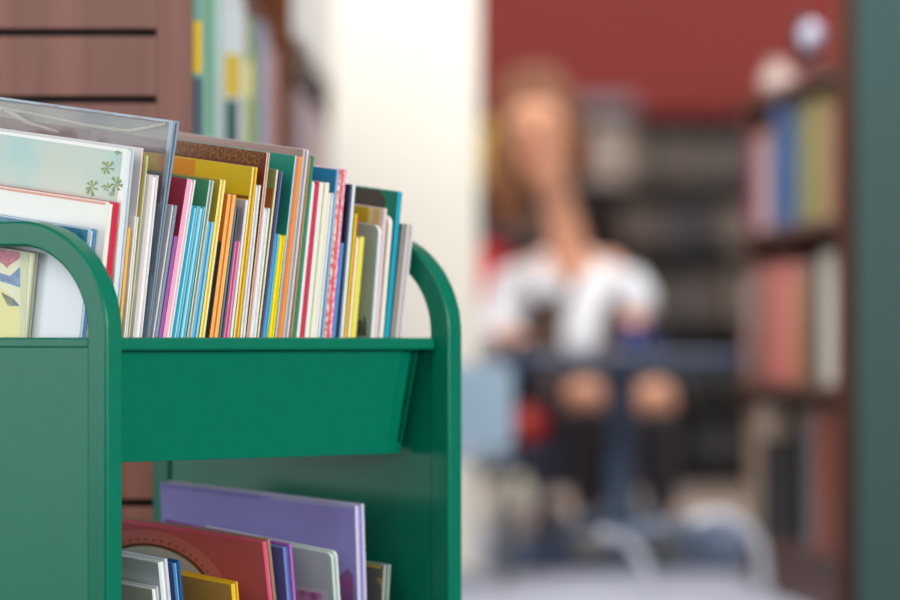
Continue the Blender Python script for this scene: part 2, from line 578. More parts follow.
upper('cyan-edged picture book with pale blue pages, the nearer of two alike', 172.5, 179, 205.5, 0.155, [(C['cyan'], 2.6), (C['ltcy'], 3), ((150, 215, 232), 1)], w=0.2)
upper('cyan-edged picture book with pale blue pages, the farther of two alike', 179.2, 186, 206, 0.15, [((60, 195, 225), 1.6), (C['ltcy'], 4), ((120, 200, 220), 1)], w=0.2)
upper('green picture book with pale blue board edges and tan pages', 186.5, 192, 180, 0.145, [((205, 225, 228), 2), ((170, 150, 105), 2.6), ((200, 215, 210), 2)], face=(70, 155, 108), w=0.22)
upper('small bright blue picture book with mottled pages beside the green one', 192.2, 198.3, 221.5, 0.142, [((110, 195, 230), 1.8), ((80, 170, 220), 2), ((150, 215, 235), 2)], w=0.19)
upper('olive-covered picture book with pale yellow edges', 198.5, 205, 179.5, 0.137, [((252, 240, 150), 2), ((246, 222, 90), 2.4), ((252, 240, 160), 2)], face=(196, 172, 50), w=0.21)
upper('short thin black book between the yellow and orange ones', 205.2, 208.8, 241, 0.137, [(C['black'], 1)], w=0.18)
upper('orange picture book with light orange edges', 209, 218.3, 194, 0.131, [(C['ltor'], 3), ((228, 130, 30), 1.6), ((254, 190, 110), 3)], face=(235, 135, 45), w=0.2)
g10 = upper('slate grey picture book with a dark illustrated cover', 218.6, 223.7, 207, 0.127, [((120, 135, 155), 2), ((75, 80, 90), 2), ((95, 100, 112), 1.6)], w=0.2, face=(100, 108, 120))
upper('short pink and crimson striped book beside the slate grey one', 224, 229, 241, 0.124, [((240, 130, 180), 1.4), ((215, 50, 120), 2), ((245, 160, 200), 1.4)], w=0.19)
upper('white picture book with a grey cover, left of the large yellow one', 229.2, 232.6, 200, 0.12, [((205, 200, 205), 1.4), (C['white'], 3)], w=0.2, face=(196, 188, 192))
y13 = upper('large bright yellow picture book with an amber fore-edge', 232.8, 239, 167, 0.115, [((250, 240, 170), 1.6), ((222, 160, 10), 2.8), ((248, 205, 40), 1.6)], face=(222, 192, 28), w=0.24)
decal(y13, 'cover_panel', mat((226, 150, 40), 0.35), [[(160, 150), (196, 156.5), (194, 178), (160, 174)]])
decal(y13, 'cover_band', mat((130, 70, 40), 0.35), [[(170, 185), (249.5, 196.2), (249, 199), (170, 190)]])
upper('white picture book beside the yellow one, with a pale grey page block', 239.2, 245.3, 185, 0.108, [(C['white'], 1.4), (C['lgrey'], 3), (C['white'], 1.8)], w=0.2)
r15 = upper('brown picture book printed with rows of golden rings along its top', 245.5, 250, 152.5, 0.114, [((232, 200, 160), 2), ((240, 215, 170), 2), ((226, 190, 190), 2)], face=(112, 56, 44), w=0.24)
RINGS = []
for row in range(2):
    for k in range(13):
        cx = 172 + 7.4 * k + row * 3.7; cy = 144.2 + (cx - 182) * 0.128 + row * 6.4 + 0.8
        if cx > 264: continue
        for q in range(10):
            a0 = 2 * math.pi * q / 10; a1 = 2 * math.pi * (q + 1) / 10
            RINGS.append([(cx + 3.6 * math.cos(a0), cy + 3.8 * math.sin(a0)), (cx + 3.6 * math.cos(a1), cy + 3.8 * math.sin(a1)), (cx + 1.5 * math.cos(a1), cy + 1.6 * math.sin(a1)), (cx + 1.5 * math.cos(a0), cy + 1.6 * math.sin(a0))])
decal(r15, 'printed_rings', mat((160, 106, 48), 0.35, noise=0.35, nscale=300), RINGS)
upper('short white picture book right of the ring-patterned brown one', 250.2, 256.4, 208, 0.112, [(C['white'], 1.6), ((232, 232, 236), 3), (C['white'], 1.6)], w=0.19)
o17 = upper('thin sage and ochre picture book with cream edges', 256.6, 259.3, 169.5, 0.118, [((246, 244, 220), 1.5), ((236, 226, 170), 1.2)], face=(155, 172, 95), w=0.2)
decal(o17, 'cover_band', mat((186, 112, 44), 0.35), [[(250, 186), (277.5, 189), (275, 210), (250, 208)]])
upper('navy picture book standing before the tall teal one', 259.5, 263.3, 171, 0.122, [(C['navy'], 2), ((125, 125, 180), 1)], face=(60, 66, 104), w=0.2)
upper('short cyan picture book beside the bright yellow one', 263.5, 267.8, 234, 0.122, [((60, 185, 220), 1.4), ((20, 170, 210), 1.4), ((130, 210, 232), 1.2)], w=0.19)
upper('short bright yellow picture book with a solid yellow edge', 268, 274.3, 235, 0.118, [((252, 228, 20), 1.5), ((254, 232, 40), 3), ((252, 226, 20), 1.5)], w=0.19)
upper('tall teal picture book with a pale blue board edge', 274.5, 276.8, 155.5, 0.114, [((190, 230, 242), 2), ((150, 210, 225), 1)], face=(40, 150, 128), w=0.24)
upper('tall coral and orange picture book beside the teal one', 277, 282.8, 156.5, 0.113, [((226, 130, 95), 3), ((244, 160, 70), 3)], w=0.22)
upper('tallest grey-lilac book in a clear jacket, at the middle of the row', 283, 288.8, 149.5, 0.112, [((212, 204, 210), 1.6), ((172, 164, 168), 2.2), ((226, 222, 226), 1.6)], face=(160, 140, 132), w=0.255)
upper('picture book with a tan near edge and a green back board', 289, 295.8, 156, 0.107, [((176, 120, 92), 2), ((240, 236, 212), 2.2), ((50, 145, 105), 2.2)], face=(150, 170, 120), w=0.22)
upper('white picture book with a red back board', 296, 304, 181.5, 0.103, [(C['white'], 2), ((236, 240, 244), 2.4), ((222, 50, 85), 2.6)], w=0.2)
upper('cream picture book with a thin lime line on its edge', 304.2, 314.8, 182.5, 0.1, [((244, 244, 240), 4), ((206, 222, 150), 1.6), ((248, 244, 222), 4)], w=0.2)
upper('short white book right of the cream one with the lime line', 315, 320.2, 193, 0.1, [(C['white'], 2), ((214, 220, 228), 2), (C['white'], 1.4)], w=0.2)
b24 = upper('blue-covered picture book with an orange strip along its top', 320.5, 323.8, 169.5, 0.094, [((110, 180, 222), 2), ((150, 205, 235), 1.4)], face=(45, 135, 185), w=0.22)
decal(b24, 'cover_strip', mat((232, 132, 50), 0.35), [[(300, 163.5), (333, 168.2), (333, 170.0), (300, 165.5)]])
FL = mat((236, 90, 120), 0.35, c2=(250, 225, 232), nscale=140)
bk25 = upper('thick picture book with red and pink floral edges and orange pages', 324, 332, 169.5, 0.092, [((225, 60, 95), 2.6), ((240, 150, 30), 2.4), ((245, 180, 205), 2.8)], w=0.22)
for ch in bk25.root.children:
    if ch.name.startswith('cover'):
        ch.data.materials[0] = mat((222, 50, 90), 0.35, c2=(250, 225, 232), nscale=180)
        ch.data.materials[2] = mat((250, 210, 226), 0.35, c2=(235, 110, 170), nscale=180)
upper('short blue and violet picture book beside the floral one', 332.2, 335.6, 243, 0.094, [((110, 130, 205), 1.5), ((70, 160, 215), 1.5)], w=0.18)
upper('navy picture book with a white back board beside the floral one', 335.8, 343.4, 184.5, 0.085, [((42, 48, 80), 2.2), ((60, 120, 175), 2.2), ((240, 242, 246), 3)], face=(40, 36, 46), w=0.2)
upper('thin yellow picture book with a red back board', 343.6, 347.5, 214, 0.094, [((248, 226, 30), 2), ((220, 60, 80), 2)], w=0.19)
upper('short white book with a wide pale yellow back board', 347.8, 356, 237, 0.09, [((245, 240, 170), 1.4), (C['white'], 2.6), ((246, 232, 100), 4.4)], w=0.19)
b31 = upper('rounded sage grey picture book with a small castle printed at its foot', 371, 374.3, 226, 0.075, [((228, 238, 244), 2), (C['white'], 1.5)], face=(180, 196, 192), w=0.2, round_c=0.008)
CAS = [[(357, 336), (358, 322), (360, 318), (362, 322), (362.5, 326), (364, 314.5), (366.5, 322), (366.5, 336)]]
decal(b31, 'printed_castle', mat((112, 122, 120), 0.4, noise=0.2, nscale=150), CAS)
s32 = upper('picture book with yellow and tan stripes down its cover and a pink edge', 374.6, 377.8, 208.5, 0.078, [((248, 206, 222), 2), ((236, 226, 226), 1.2)], face=(232, 222, 200), w=0.2)
decal(s32, 'cover_stripe', mat((206, 180, 50), 0.35), [[(350, 204), (368.5, 207), (367.5, 222), (350, 222)]])
decal(s32, 'cover_stripe', mat((226, 196, 140), 0.35), [[(374, 208), (380, 209), (376, 280), (370, 280)]])
decal(s32, 'cover_stripe', mat((240, 226, 120), 0.35), [[(369, 207.5), (372, 208), (371, 224), (368, 224)]])
upper('rounded tan picture book with thick white pages beside the tall teal-blue one', 378, 383.3, 216, 0.085, [((228, 214, 196), 2), ((248, 247, 242), 4)], face=(226, 210, 192), w=0.2, round_c=0.009)
t28 = upper('tall dark teal picture book with a bright cyan edge', 383.5, 389.3, 191.5, 0.094, [((16, 172, 205), 4), ((20, 150, 160), 1.5)], face=(10, 128, 104), w=0.22)
decal(t28, 'cover_picture_or_sheen', mat((70, 72, 66), 0.18, coat=0.6, c2=(84, 70, 62), nscale=25), [[(330, 183), (380, 190.5), (386, 200), (384, 212), (330, 212)]])  # brown reflections in the glossy cover, painted into its colour
g34 = upper('grey and tan picture book at the far end of the row', 389.8, 396, 224, 0.105, [((160, 160, 164), 3), ((186, 172, 164), 3), ((190, 176, 168), 2)], face=(150, 156, 164), w=0.19)
upper('pale grey thin-edged picture book last in the row', 396.2, 402.5, 225, 0.105, [((226, 220, 218), 1.6), ((200, 192, 190), 1.6), ((222, 220, 222), 2)], w=0.19)

# lower shelf -------------------------------------------------------------
def lower(label, xt, yt, lam_deg, phi_deg, thpx, strips, w=0.2, face=None, name='picture_book', sback=0.012, **kw):
    lam = R(lam_deg); phi = R(phi_deg)
    ax = axes(lam, phi)
    th = thpx / (math.cos(TH) * 0.95 * 1000 * math.cos(lam))
    lo, hi = -0.1, 0.72
    for _ in range(45):
        s = (lo + hi) / 2
        org = floor_pt(s, LOW) + ax[1] * sback + Z * (max(0, math.sin(lam)) * th + max(0.0, w * math.sin(PHI - phi)) + 0.0012)
        a0, b0 = 0.0, 0.5
        for _k in range(40):
            h = (a0 + b0) / 2
            if proj(org + ax[2] * h)[1] > yt: a0 = h
            else: b0 = h
        if proj(org + ax[2] * a0)[0] < xt: lo = s
        else: hi = s
    print('LOWER', label[:30], 's=%.3f h=%.3f th=%.3f top s=%.3f' % (s, a0, th, s + a0 * math.sin(lam)))
    return make_book(name, label, strips, org, ax, th, a0, w, face, **kw)

LOWB = []
l0 = lower('short white book with a pale picture, nearest on the lower shelf', 152, 589.5, -17, 7, 5, [((235, 238, 240), 1.5), (C['white'], 3), ((225, 230, 235), 1)], face=(222, 218, 208), w=0.2)
l1 = lower('white book in a glossy grey jacket second on the lower shelf', 158, 563, -17, 7, 8, [((226, 232, 238), 2), (C['white'], 3), ((215, 222, 232), 2)], face=(212, 218, 222), w=0.22)
l2 = lower('navy blue book with pale blue edges on the lower shelf', 172.5, 564, -17, 7, 6.5, [((60, 130, 185), 1.4), ((130, 190, 220), 1.6), ((40, 90, 150), 1.4)], face=(72, 90, 150), w=0.2)
l3 = lower('golden yellow book in front of the big pink one on the lower shelf', 231, 585, -17, 7.5, 6, [((246, 196, 30), 2), ((250, 225, 120), 1.6), ((240, 190, 40), 1)], face=(236, 176, 84), w=0.2)
l4 = lower('large rose pink picture book with a grey beaded oval on its cover', 262.5, 542.5, -17, 5.8, 7.0, [((236, 80, 125), 2.4), ((214, 170, 165), 1.8), ((170, 128, 110), 2.2)], face=(208, 98, 108), w=0.25)
EL = [(150 + 66 * math.cos(R(a)), 607 + 61 * math.sin(R(a)) + 0.09 * 66 * math.cos(R(a))) for a in range(0, 360, 8)]
EL2 = [(150 + 69 * math.cos(R(a)), 607 + 64 * math.sin(R(a)) + 0.09 * 69 * math.cos(R(a))) for a in range(0, 360, 8)]
EL3 = [(150 + 82 * math.cos(R(a)), 607 + 77 * math.sin(R(a)) + 0.09 * 82 * math.cos(R(a))) for a in range(0, 360, 8)]
decal(l4, 'printed_border', mat((218, 126, 126), 0.25, coat=0.4), [EL3])
decal(l4, 'printed_rim', mat((112, 70, 40), 0.3), [EL2], lift=0.0003)
decal(l4, 'printed_oval', mat((206, 212, 214), 0.25, coat=0.4), [EL], lift=0.0006)
DOTS = []
for k in range(58):
    a = 2 * math.pi * k / 58
    cx = 150 + 72.5 * math.cos(a); cy = 607 + 67.5 * math.sin(a) + 0.09 * 72.5 * math.cos(a)
    DOTS.append([(cx + 1.1 * math.cos(R(q)), cy + 1.1 * math.sin(R(q))) for q in range(0, 360, 60)])
decal(l4, 'printed_beads', mat((92, 72, 72), 0.3), DOTS, lift=0.0004)
l5 = lower('violet and indigo iridescent case beside the big pink book', 283, 548, -17, 7.5, 8, [((120, 140, 205), 1.5), ((90, 100, 170), 2.4), ((176, 110, 190), 1.6)], face=(96, 100, 170), w=0.17)
l6 = lower('pale translucent disc case with a pink and white label', 331, 554, -16, 7.5, 6, [((214, 228, 222), 2), ((190, 208, 202), 2), ((222, 234, 228), 2)], face=(200, 214, 212), w=0.18, round_c=0.006, name='disc_case')
l6.root['category'] = 'disc case'
decal(l6, 'case_label', mat((226, 220, 232), 0.3), [[(280, 583), (327, 591), (330, 640), (280, 640)]])
decal(l6, 'label_print', mat((206, 110, 176), 0.3, c2=(240, 190, 220), nscale=90), [[(296, 589), (322, 593.5), (324, 640), (296, 640)]], lift=0.0004)
l7 = lower('large lavender purple picture book standing tallest on the lower shelf', 355, 506.5, -9, 4.6, 9, [((214, 208, 234), 3), ((150, 142, 205), 3), ((210, 205, 236), 2.4)], face=(160, 152, 222), w=0.27)
decal(l7, 'cover_strip', mat((190, 200, 226), 0.2, coat=0.5), [[(272, 494.5), (352, 504.2), (352, 508.5), (272, 499)]])
decal(l7, 'cover_strip', mat((138, 130, 204), 0.3), [[(160, 483.5), (262, 496), (262, 499), (160, 487)]])
decal(l7, 'printed_shape', mat((150, 96, 160), 0.3, c2=(176, 80, 150), nscale=80), [[(334, 592), (340, 575), (348, 568), (353, 575), (354, 640), (330, 640)]])
l8 = lower('dark grey book with gold lettering strip, farthest on the lower shelf', 384, 565.5, -3, 6, 7, [((165, 178, 172), 2), ((60, 66, 64), 1.5), ((150, 168, 160), 2)], face=(92, 90, 84), w=0.2)
decal(l8, 'cover_strip', mat((214, 178, 40), 0.3), [[(360, 562), (381, 566), (381, 568.5), (360, 564.5)]])
decal(l8, 'printed_shape', mat((170, 140, 70), 0.3), [[(376, 578), (383, 579), (383.5, 589), (380, 583)]])

# ------------------------------------------------------------------ setting
FLOORM = mat((178, 182, 200), rough=0.6, spec=0.3, noise=0.06, nscale=3).copy()
nt = FLOORM.node_tree
bs = nt.nodes['Principled BSDF']
old = bs.inputs['Base Color'].links[0].from_socket
tcn = nt.nodes.new('ShaderNodeTexCoord'); sep = nt.nodes.new('ShaderNodeSeparateXYZ'); gt = nt.nodes.new('ShaderNodeMath'); gt.operation = 'GREATER_THAN'
gt.inputs[1].default_value = 9.2
mx = nt.nodes.new('ShaderNodeMixRGB'); mx.inputs[1].default_value = lin((52, 66, 68))  # unseen near floor, darkened so the cart reflects less of it
nt.links.new(tcn.outputs['Object'], sep.inputs[0]); nt.links.new(sep.outputs['Y'], gt.inputs[0])
nt.links.new(gt.outputs[0], mx.inputs[0]); nt.links.new(old, mx.inputs[2]); nt.links.new(mx.outputs[0], bs.inputs['Base Color'])
b = MB(); b.box((-8, -4, -0.05), (8, 18.2, 0.0)); tag(b.build('floor', FLOORM), kind='structure')
RED = mat((160, 46, 40), rough=0.6, noise=0.03, nscale=2)
b = MB(); b.box((-3.0, 17.2, 0), (8, 17.4, 3.0)); tag(b.build('wall_back', RED), kind='structure')
CRM = mat((246, 241, 228), rough=0.6, noise=0.01, nscale=2)
xr = P(479, 300, 11.0).x; xl = P(318, 300, 11.0).x
b = MB(); b.box((-4.5, 11.0, 0), (xr, 11.4, 3.0)); tag(b.build('wall_left', CRM, bevel=0.004), kind='structure')
b = MB(); b.box((3.4, 6.6, 0), (3.6, 17.2, 3.0)); tag(b.build('added_wall_right', mat((96, 60, 48), rough=0.7, noise=0.05, nscale=3)), kind='structure')  # unseen dark wall, added to dim what the cart's green reflects

# ------------------------------------------------------------------ left bookcase (slatted end panel)
WOODL = wood((134, 88, 76), (114, 72, 62), rough=0.42, spec=0.5)
WOODD = wood((96, 50, 34), (70, 34, 24))
WOODU = wood((112, 66, 36), (88, 50, 28), rough=0.5, spec=0.2)
GROOVE = mat((14, 14, 18), rough=0.7)
D0 = 5.955
lbx = P(192, 300, D0).x
LB = thing('slatted_bookcase', 'tall reddish-brown wooden bookcase with grooved end panel behind the cart', 'bookcase', Matrix.Translation((lbx, D0, 0)) @ Matrix.Rotation(R(-0.5), 4, 'Z'))
b = MB()
gz = [0.857 + 0.0785 * k for k in range(-10, 5)]
xp0, xp1 = -0.75, -0.0005
edge = -0.041
# slat boards between grooves and the two stiles
zs = [0.02] + [g for g in gz if 0.03 < g < 1.3] + [1.3]
ep = MB()
for i in range(len(zs) - 1):
    z0 = zs[i] + (0.0044 if i > 0 else 0); z1 = zs[i + 1] - (0.0044 if i < len(zs) - 2 else 0)
    ep.box((xp0 + 0.04, 0.0, z0), (edge, 0.018, z1))
ep.build('end_panel', WOODL, LB, bevel=0.001)
b = MB()
b.box((edge - 0.0005, -0.001, 0.0), (0.0, 0.022, 1.34)); b.build('stile', WOODL, LB, bevel=0.002)
b = MB()
b.box((xp0, -0.001, 0.0), (xp0 + 0.041, 0.022, 1.34)); b.build('stile', WOODL, LB, bevel=0.002)
b = MB(); b.box((xp0 + 0.03, 0.019, 0.02), (-0.006, 0.024, 1.32)); b.build('groove_backing', GROOVE, LB)
LBL = 4.4
for zz in (0.06, 0.38, 0.69, 1.0, 1.31):
    b = MB(); b.box((-0.36, 0.0245, zz - 0.02), (-0.002, LBL, zz)); b.build('shelf', WOODD, LB, bevel=0.001)
b = MB(); b.box((-0.38, 0.0245, 0.0), (-0.361, LBL, 1.34)); b.build('back_panel', WOODD, LB)
for yy in (2.42, LBL):
    b = MB(); b.box((-0.36, yy, 0.0), (0.019, yy + 0.03, 1.34)); b.build('upright', WOODU, LB, bevel=0.001)

# generic distant books ---------------------------------------------------
def bgmesh(c, seed=0):
    """unit book: x thickness, y depth, z height; spine at y=0"""
    b = MB()
    b.box((0, 0, 0), (0.14, 1, 1), 0); b.box((0.86, 0, 0), (1, 1, 1), 0)
    b.box((0.14, 0, 0), (0.86, 0.06, 1), 0)
    b.box((0.14, 0.06, 0.02), (0.86, 0.97, 0.98), 1)
    me = b.build('library_book', [mat(c, 0.4, coat=0.2), mat((225, 218, 200), 0.8)])
    return me
PAL = {}
def bg_book(M, size, c, cname, where, group, cat='book'):
    key = tuple(c)
    if key not in PAL:
        o = bgmesh(c); PAL[key] = o.data
    else:
        o = bpy.data.objects.new('library_book', PAL[key]); COL.objects.link(o)
    S = Matrix.Diagonal((size[0], size[1], size[2], 1))
    o.matrix_world = M @ S
    tag(o, 'blurred %s book %s' % (cname, where), cat, group)
    return o

ROTL = LB.matrix_world.copy()
def jit(c, k=14):
    return tuple(int(min(255, max(0, v + random.choice((-k, 0, k))))) for v in c)
def left_row(z0, segs, where, group, y_end, zmax):
    """segs: (px edge, start y in the case, colour, name, height)"""
    for i, (px, y0, c, nm, h) in enumerate(segs):
        y1 = segs[i + 1][1] if i + 1 < len(segs) else y_end
        y = y0
        while y < y1 - 0.03:
            t = random.uniform(0.045, 0.075)
            if y + t > y1: t = y1 - y
            D = D0 + y0
            xw = (px - 450) * D / F
            xloc = (ROTL.inverted() @ Vector((xw, D, 0))).x - (0 if y == y0 else random.uniform(0.001, 0.012))
            hh = min(h - (0 if y == y0 else random.uniform(0, 0.03)), zmax)
            wdt = random.uniform(0.17, 0.22)
            # spine faces +x of the case: book x (thickness) along +y, book y (depth) along -x
            Mb = ROTL @ Matrix.Translation((xloc, y, z0)) @ Matrix.Rotation(R(90), 4, 'Z')
            o = bg_book(Mb, (t - 0.0015, wdt, hh), c, nm, where, group)
            y += t
    return

WH = 'in the %s stretch of %s'
left_row(0.69, [(204, 0.03, (120, 190, 165), 'pale green', 0.27), (218, 0.42, (205, 222, 222), 'pale aqua', 0.28), (240, 0.9, (226, 228, 230), 'white', 0.29),
                (252, 1.32, (120, 150, 90), 'leaf green', 0.27), (262, 1.6, (150, 165, 195), 'pale blue', 0.28), (268, 1.95, (190, 150, 150), 'dusty pink', 0.285)],
         'on the slatted bookcase, before the upright', 'books on the slatted bookcase', 2.4, 0.285)
left_row(0.69, [(303, 2.48, (150, 130, 140), 'mauve grey', 0.22), (310, 3.0, (205, 140, 70), 'orange', 0.20), (319, 3.5, (170, 160, 165), 'silver grey', 0.24)],
         'on the slatted bookcase, beyond the upright', 'books on the slatted bookcase', 4.38, 0.285)
left_row(1.0, [(303, 2.48, (216, 214, 212), 'off-white', 0.28), (318, 3.3, (225, 224, 220), 'chalk white', 0.26)],
         'on the upper shelf of the slatted bookcase', 'books on the slatted bookcase', 4.38, 0.285)
# specific visible covers in the near bay: a yellow-labelled book and stickered covers
YL = mat((236, 200, 30), 0.4)
def patch_book(px0, px1, D, z0, z1, c, label, patches):
    """a book whose front cover faces the camera beside the end stile; patches = (px0, py0, px1, py1, colour, name)"""
    x0 = (px0 - 450) * D / F; x1 = (px1 - 450) * D / F
    root = thing('library_book', label, 'book', Matrix.Translation((x1, D, z0)), 'books on the slatted bookcase')
    b = MB(); w = 0.19; t = 0.022
    b.box((-w, 0, 0), (0, 0.0025, z1 - z0)); b.box((-w, t - 0.0025, 0), (0, t, z1 - z0)); b.box((-0.003, 0.0025, 0), (0, t - 0.0025, z1 - z0))
    b.build('cover', mat(c, 0.4, coat=0.2), root)
    b = MB(); b.box((-w + 0.004, 0.0026, 0.004), (-0.0032, t - 0.0026, z1 - z0 - 0.004)); b.build('pages', mat((235, 230, 215), 0.8), root)
    for (a0, b0, a1, b1, cc, nm) in patches:
        q0 = P(a0, b0, D - 0.0005); q1 = P(a1, b1, D - 0.0005)
        b = MB(); b.box((q0.x - x1, -0.0012, max(q1.z - z0, 0.0)), (min(q1.x - x1, -0.0002), -0.0001, min(q0.z - z0, z1 - z0))); b.build(nm, mat(cc, 0.4), root)
patch_book(190, 203.5, 5.982, 0.69, 0.965, (112, 175, 160), 'out-of-focus green book with a bright yellow label beside the bookcase stile',
           [(150, 21, 202, 73, (240, 205, 30), 'label'), (150, 78, 202.5, 140, (70, 95, 115), 'cover_picture_or_sheen')])
patch_book(203, 219, 6.33, 0.69, 0.975, (200, 224, 220), 'out-of-focus pale aqua book behind the yellow-labelled one',
           [(170, 75, 217, 140, (196, 196, 206), 'cover_picture_or_sheen')])
patch_book(219, 241, 6.75, 0.69, 0.985, (224, 226, 232), 'out-of-focus white book with a yellow picture and dark foot on the slatted bookcase',
           [(170, 54, 240, 97, (226, 190, 50), 'cover_picture_or_sheen'), (170, 100, 238, 170, (42, 84, 84), 'cover_band')])
patch_book(241, 254, 7.16, 0.69, 0.9, (150, 170, 85), 'out-of-focus leaf green and yellow book on the slatted bookcase',
           [(230, 62, 253, 98, (226, 215, 120), 'cover_picture_or_sheen')])

# ------------------------------------------------------------------ right bookcase with green end
GREEN2 = mat((34, 70, 70), rough=0.4, spec=0.6, noise=0.03, nscale=30)
WOODR = wood((98, 48, 28), (72, 36, 22), rough=0.5, spec=0.3)
WOODR2 = wood((124, 66, 48), (96, 50, 36))
RD = 8.87
rx = (849 - 450) * RD / F
RM = Matrix.Translation((rx, RD, 0)) @ Matrix.Rotation(R(3.6), 4, 'Z')
RB = thing('bookcase', 'brown wooden bookcase with a grey-green metal end panel on the right', 'bookcase', RM)
b = MB(); b.box((0.008, -0.031, 0), (0.62, -0.0005, 1.5)); b.build('end_panel', GREEN2, RB, bevel=0.004)
b = MB(); b.box((-0.016, 0.0, 0), (0.36, 0.045, 1.48)); b.build('upright', WOODR, RB, bevel=0.002)
RL = 1.56
RZ = (0.11, 0.415, 0.715, 0.985)
for zz in RZ:
    b = MB(); b.box((0.0, 0.0455, zz - 0.022), (0.3, RL, zz)); b.build('shelf', WOODR, RB, bevel=0.001)
b = MB(); b.box((0.301, 0.0455, 0.0), (0.32, RL, 0.985)); b.build('back_panel', WOODR, RB)
b = MB(); b.box((0.012, RL + 0.0005, 0.0), (0.32, RL + 0.02, 0.984)); b.build('upright', WOODR2, RB)
b = MB(); b.box((0.01, 0.0455, 0.0), (0.3, RL, 0.087)); b.build('plinth', WOODR, RB)
def right_row(z0, segs, where, group, hmax):
    """segs: (px down to which this colour runs, colour, name, height)"""
    y = 0.047
    while y < RL - 0.025:
        p = RM @ Vector((0.01, y, z0))
        px = proj(p)[0]
        for (e, c, nm, h) in segs:
            if px > e: break
        t = random.uniform(0.034, 0.06)
        if y + t > RL - 0.001: t = RL - 0.001 - y
        xx = random.uniform(0.0, 0.03)
        hh = min(hmax, h - (0 if nm == 'black' else random.uniform(0, 0.03)))
        cc = jit(c, 10)
        Mb = RM @ Matrix.Translation((xx, y + t, z0)) @ Matrix.Rotation(R(-90), 4, 'Z')
        bg_book(Mb, (t - 0.0015, random.uniform(0.17, 0.22), hh), c, nm, where, group)
        y += t
        if random.random() < 0.08: y += random.uniform(0.01, 0.03)
right_row(0.7155, [(829, (170, 122, 100), 'tan', 0.21), (814, (168, 150, 96), 'khaki', 0.235), (797, (140, 148, 100), 'olive', 0.24), (771, (48, 96, 150), 'blue', 0.24), (760, (190, 165, 170), 'lilac grey', 0.2),
                   (753, (205, 150, 100), 'orange tan', 0.22), (747, (150, 70, 170), 'violet', 0.2), (0, (66, 96, 145), 'dark blue', 0.215)], 'on the top shelf of the right bookcase', 'books on the top shelf at the right', 0.245)
right_row(0.4155, [(836, (110, 60, 50), 'maroon', 0.22), (816, (222, 216, 205), 'cream', 0.25), (806, (70, 70, 64), 'dark olive', 0.24), (796, (196, 130, 70), 'ochre', 0.23), (770, (205, 122, 116), 'salmon pink', 0.245), (757, (120, 66, 46), 'chestnut', 0.24),
                   (744, (160, 125, 120), 'dusty rose', 0.23), (0, (110, 100, 110), 'grey', 0.22)], 'on the middle shelf of the right bookcase', 'books on the middle shelf at the right', 0.27)
right_row(0.1105, [(826, (140, 66, 58), 'brick red', 0.26), (810, (150, 82, 62), 'rust', 0.275), (804, (120, 130, 140), 'steel grey', 0.27), (764, (14, 14, 18), 'black', 0.19), (752, (196, 176, 160), 'beige', 0.27),
                   (744, (150, 130, 110), 'taupe', 0.25), (0, (60, 50, 48), 'dark brown', 0.22)], 'on the lowest shelf of the right bookcase', 'books on the lowest shelf at the right', 0.275)
CREAMBALL = True
vq = RM @ Vector((0.06, 1.42, 0.9855))
vs_ = thing('vase', 'small pale pinkish-grey vase on the far end of the right bookcase top', 'vase', Matrix.Translation(vq))
b = MB(); b.lathe([(0.022, 0), (0.038, 0.015), (0.042, 0.035), (0.026, 0.058), (0.02, 0.066)], seg=24); b.build('body', mat((196, 172, 166), 0.4), vs_, smooth=True)
b = MB(); b.lathe([(0.02, 0.0662), (0.027, 0.07), (0.027, 0.074), (0.015, 0.0745)], seg=24); b.build('rim', mat((206, 186, 178), 0.4), vs_, smooth=True)
# white globe on top of the bookcase
gq = RM.inverted() @ P(812, 38, RD + 0.28)
gl = thing('desk_globe', 'small white and lavender globe on a dark stand on top of the right bookcase', 'globe', RM @ Matrix.Translation((gq.x, gq.y, 0.9855)))
gr = 0.023
b = MB(); gc = gq.z - 0.985
b.lathe([(gr * math.sin(math.pi * k / 16) + 1e-5, gc - gr * 1.25 * math.cos(math.pi * k / 16)) for k in range(17)])
b.build('ball', mat((215, 212, 236), 0.25, coat=0.4, c2=(190, 190, 214), nscale=20), gl, smooth=True)
b = MB(); b.lathe([(0.026, 0), (0.026, 0.006), (0.008, 0.012), (0.006, gc - gr * 1.3)]); b.build('base', mat((40, 36, 40), 0.4), gl)
b = MB(); b.tube([(-(gr + 0.008) * math.sin(R(a)), 0.0, gc - (gr + 0.012) * math.cos(R(a)) * 1.15) for a in range(0, 190, 15)], 0.006, seg=8); b.build('arm', mat((40, 36, 40), 0.4), gl, smooth=True)

# ------------------------------------------------------------------ far bookcases on the red wall
DARK = wood((30, 26, 28), (20, 18, 20), rough=0.6, spec=0.2)
def far_case(x0, x1, zt, label, rows, seed, pal):
    random.seed(seed)
    yb = 17.18; yf = 16.86
    root = thing('dark_bookcase', label, 'bookcase', Matrix.Translation((x0, yf, 0)))
    w = x1 - x0
    for xx in (0, w - 0.025):
        b = MB(); b.box((xx, 0, 0), (xx + 0.025, yb - yf, zt)); b.build('side', DARK, root)
    b = MB(); b.box((0.0255, yb - yf - 0.015, 0), (w - 0.0255, yb - yf - 0.001, zt)); b.build('back_panel', DARK, root)
    b = MB(); b.box((-0.01, -0.01, zt + 0.0005), (w + 0.01, yb - yf, zt + 0.025)); b.build('top', DARK, root)
    for (z0, h) in rows:
        b = MB(); b.box((0.0255, 0.0, z0 - 0.025), (w - 0.0255, yb - yf - 0.016, z0 - 0.0005)); b.build('shelf', DARK, root)
    return root

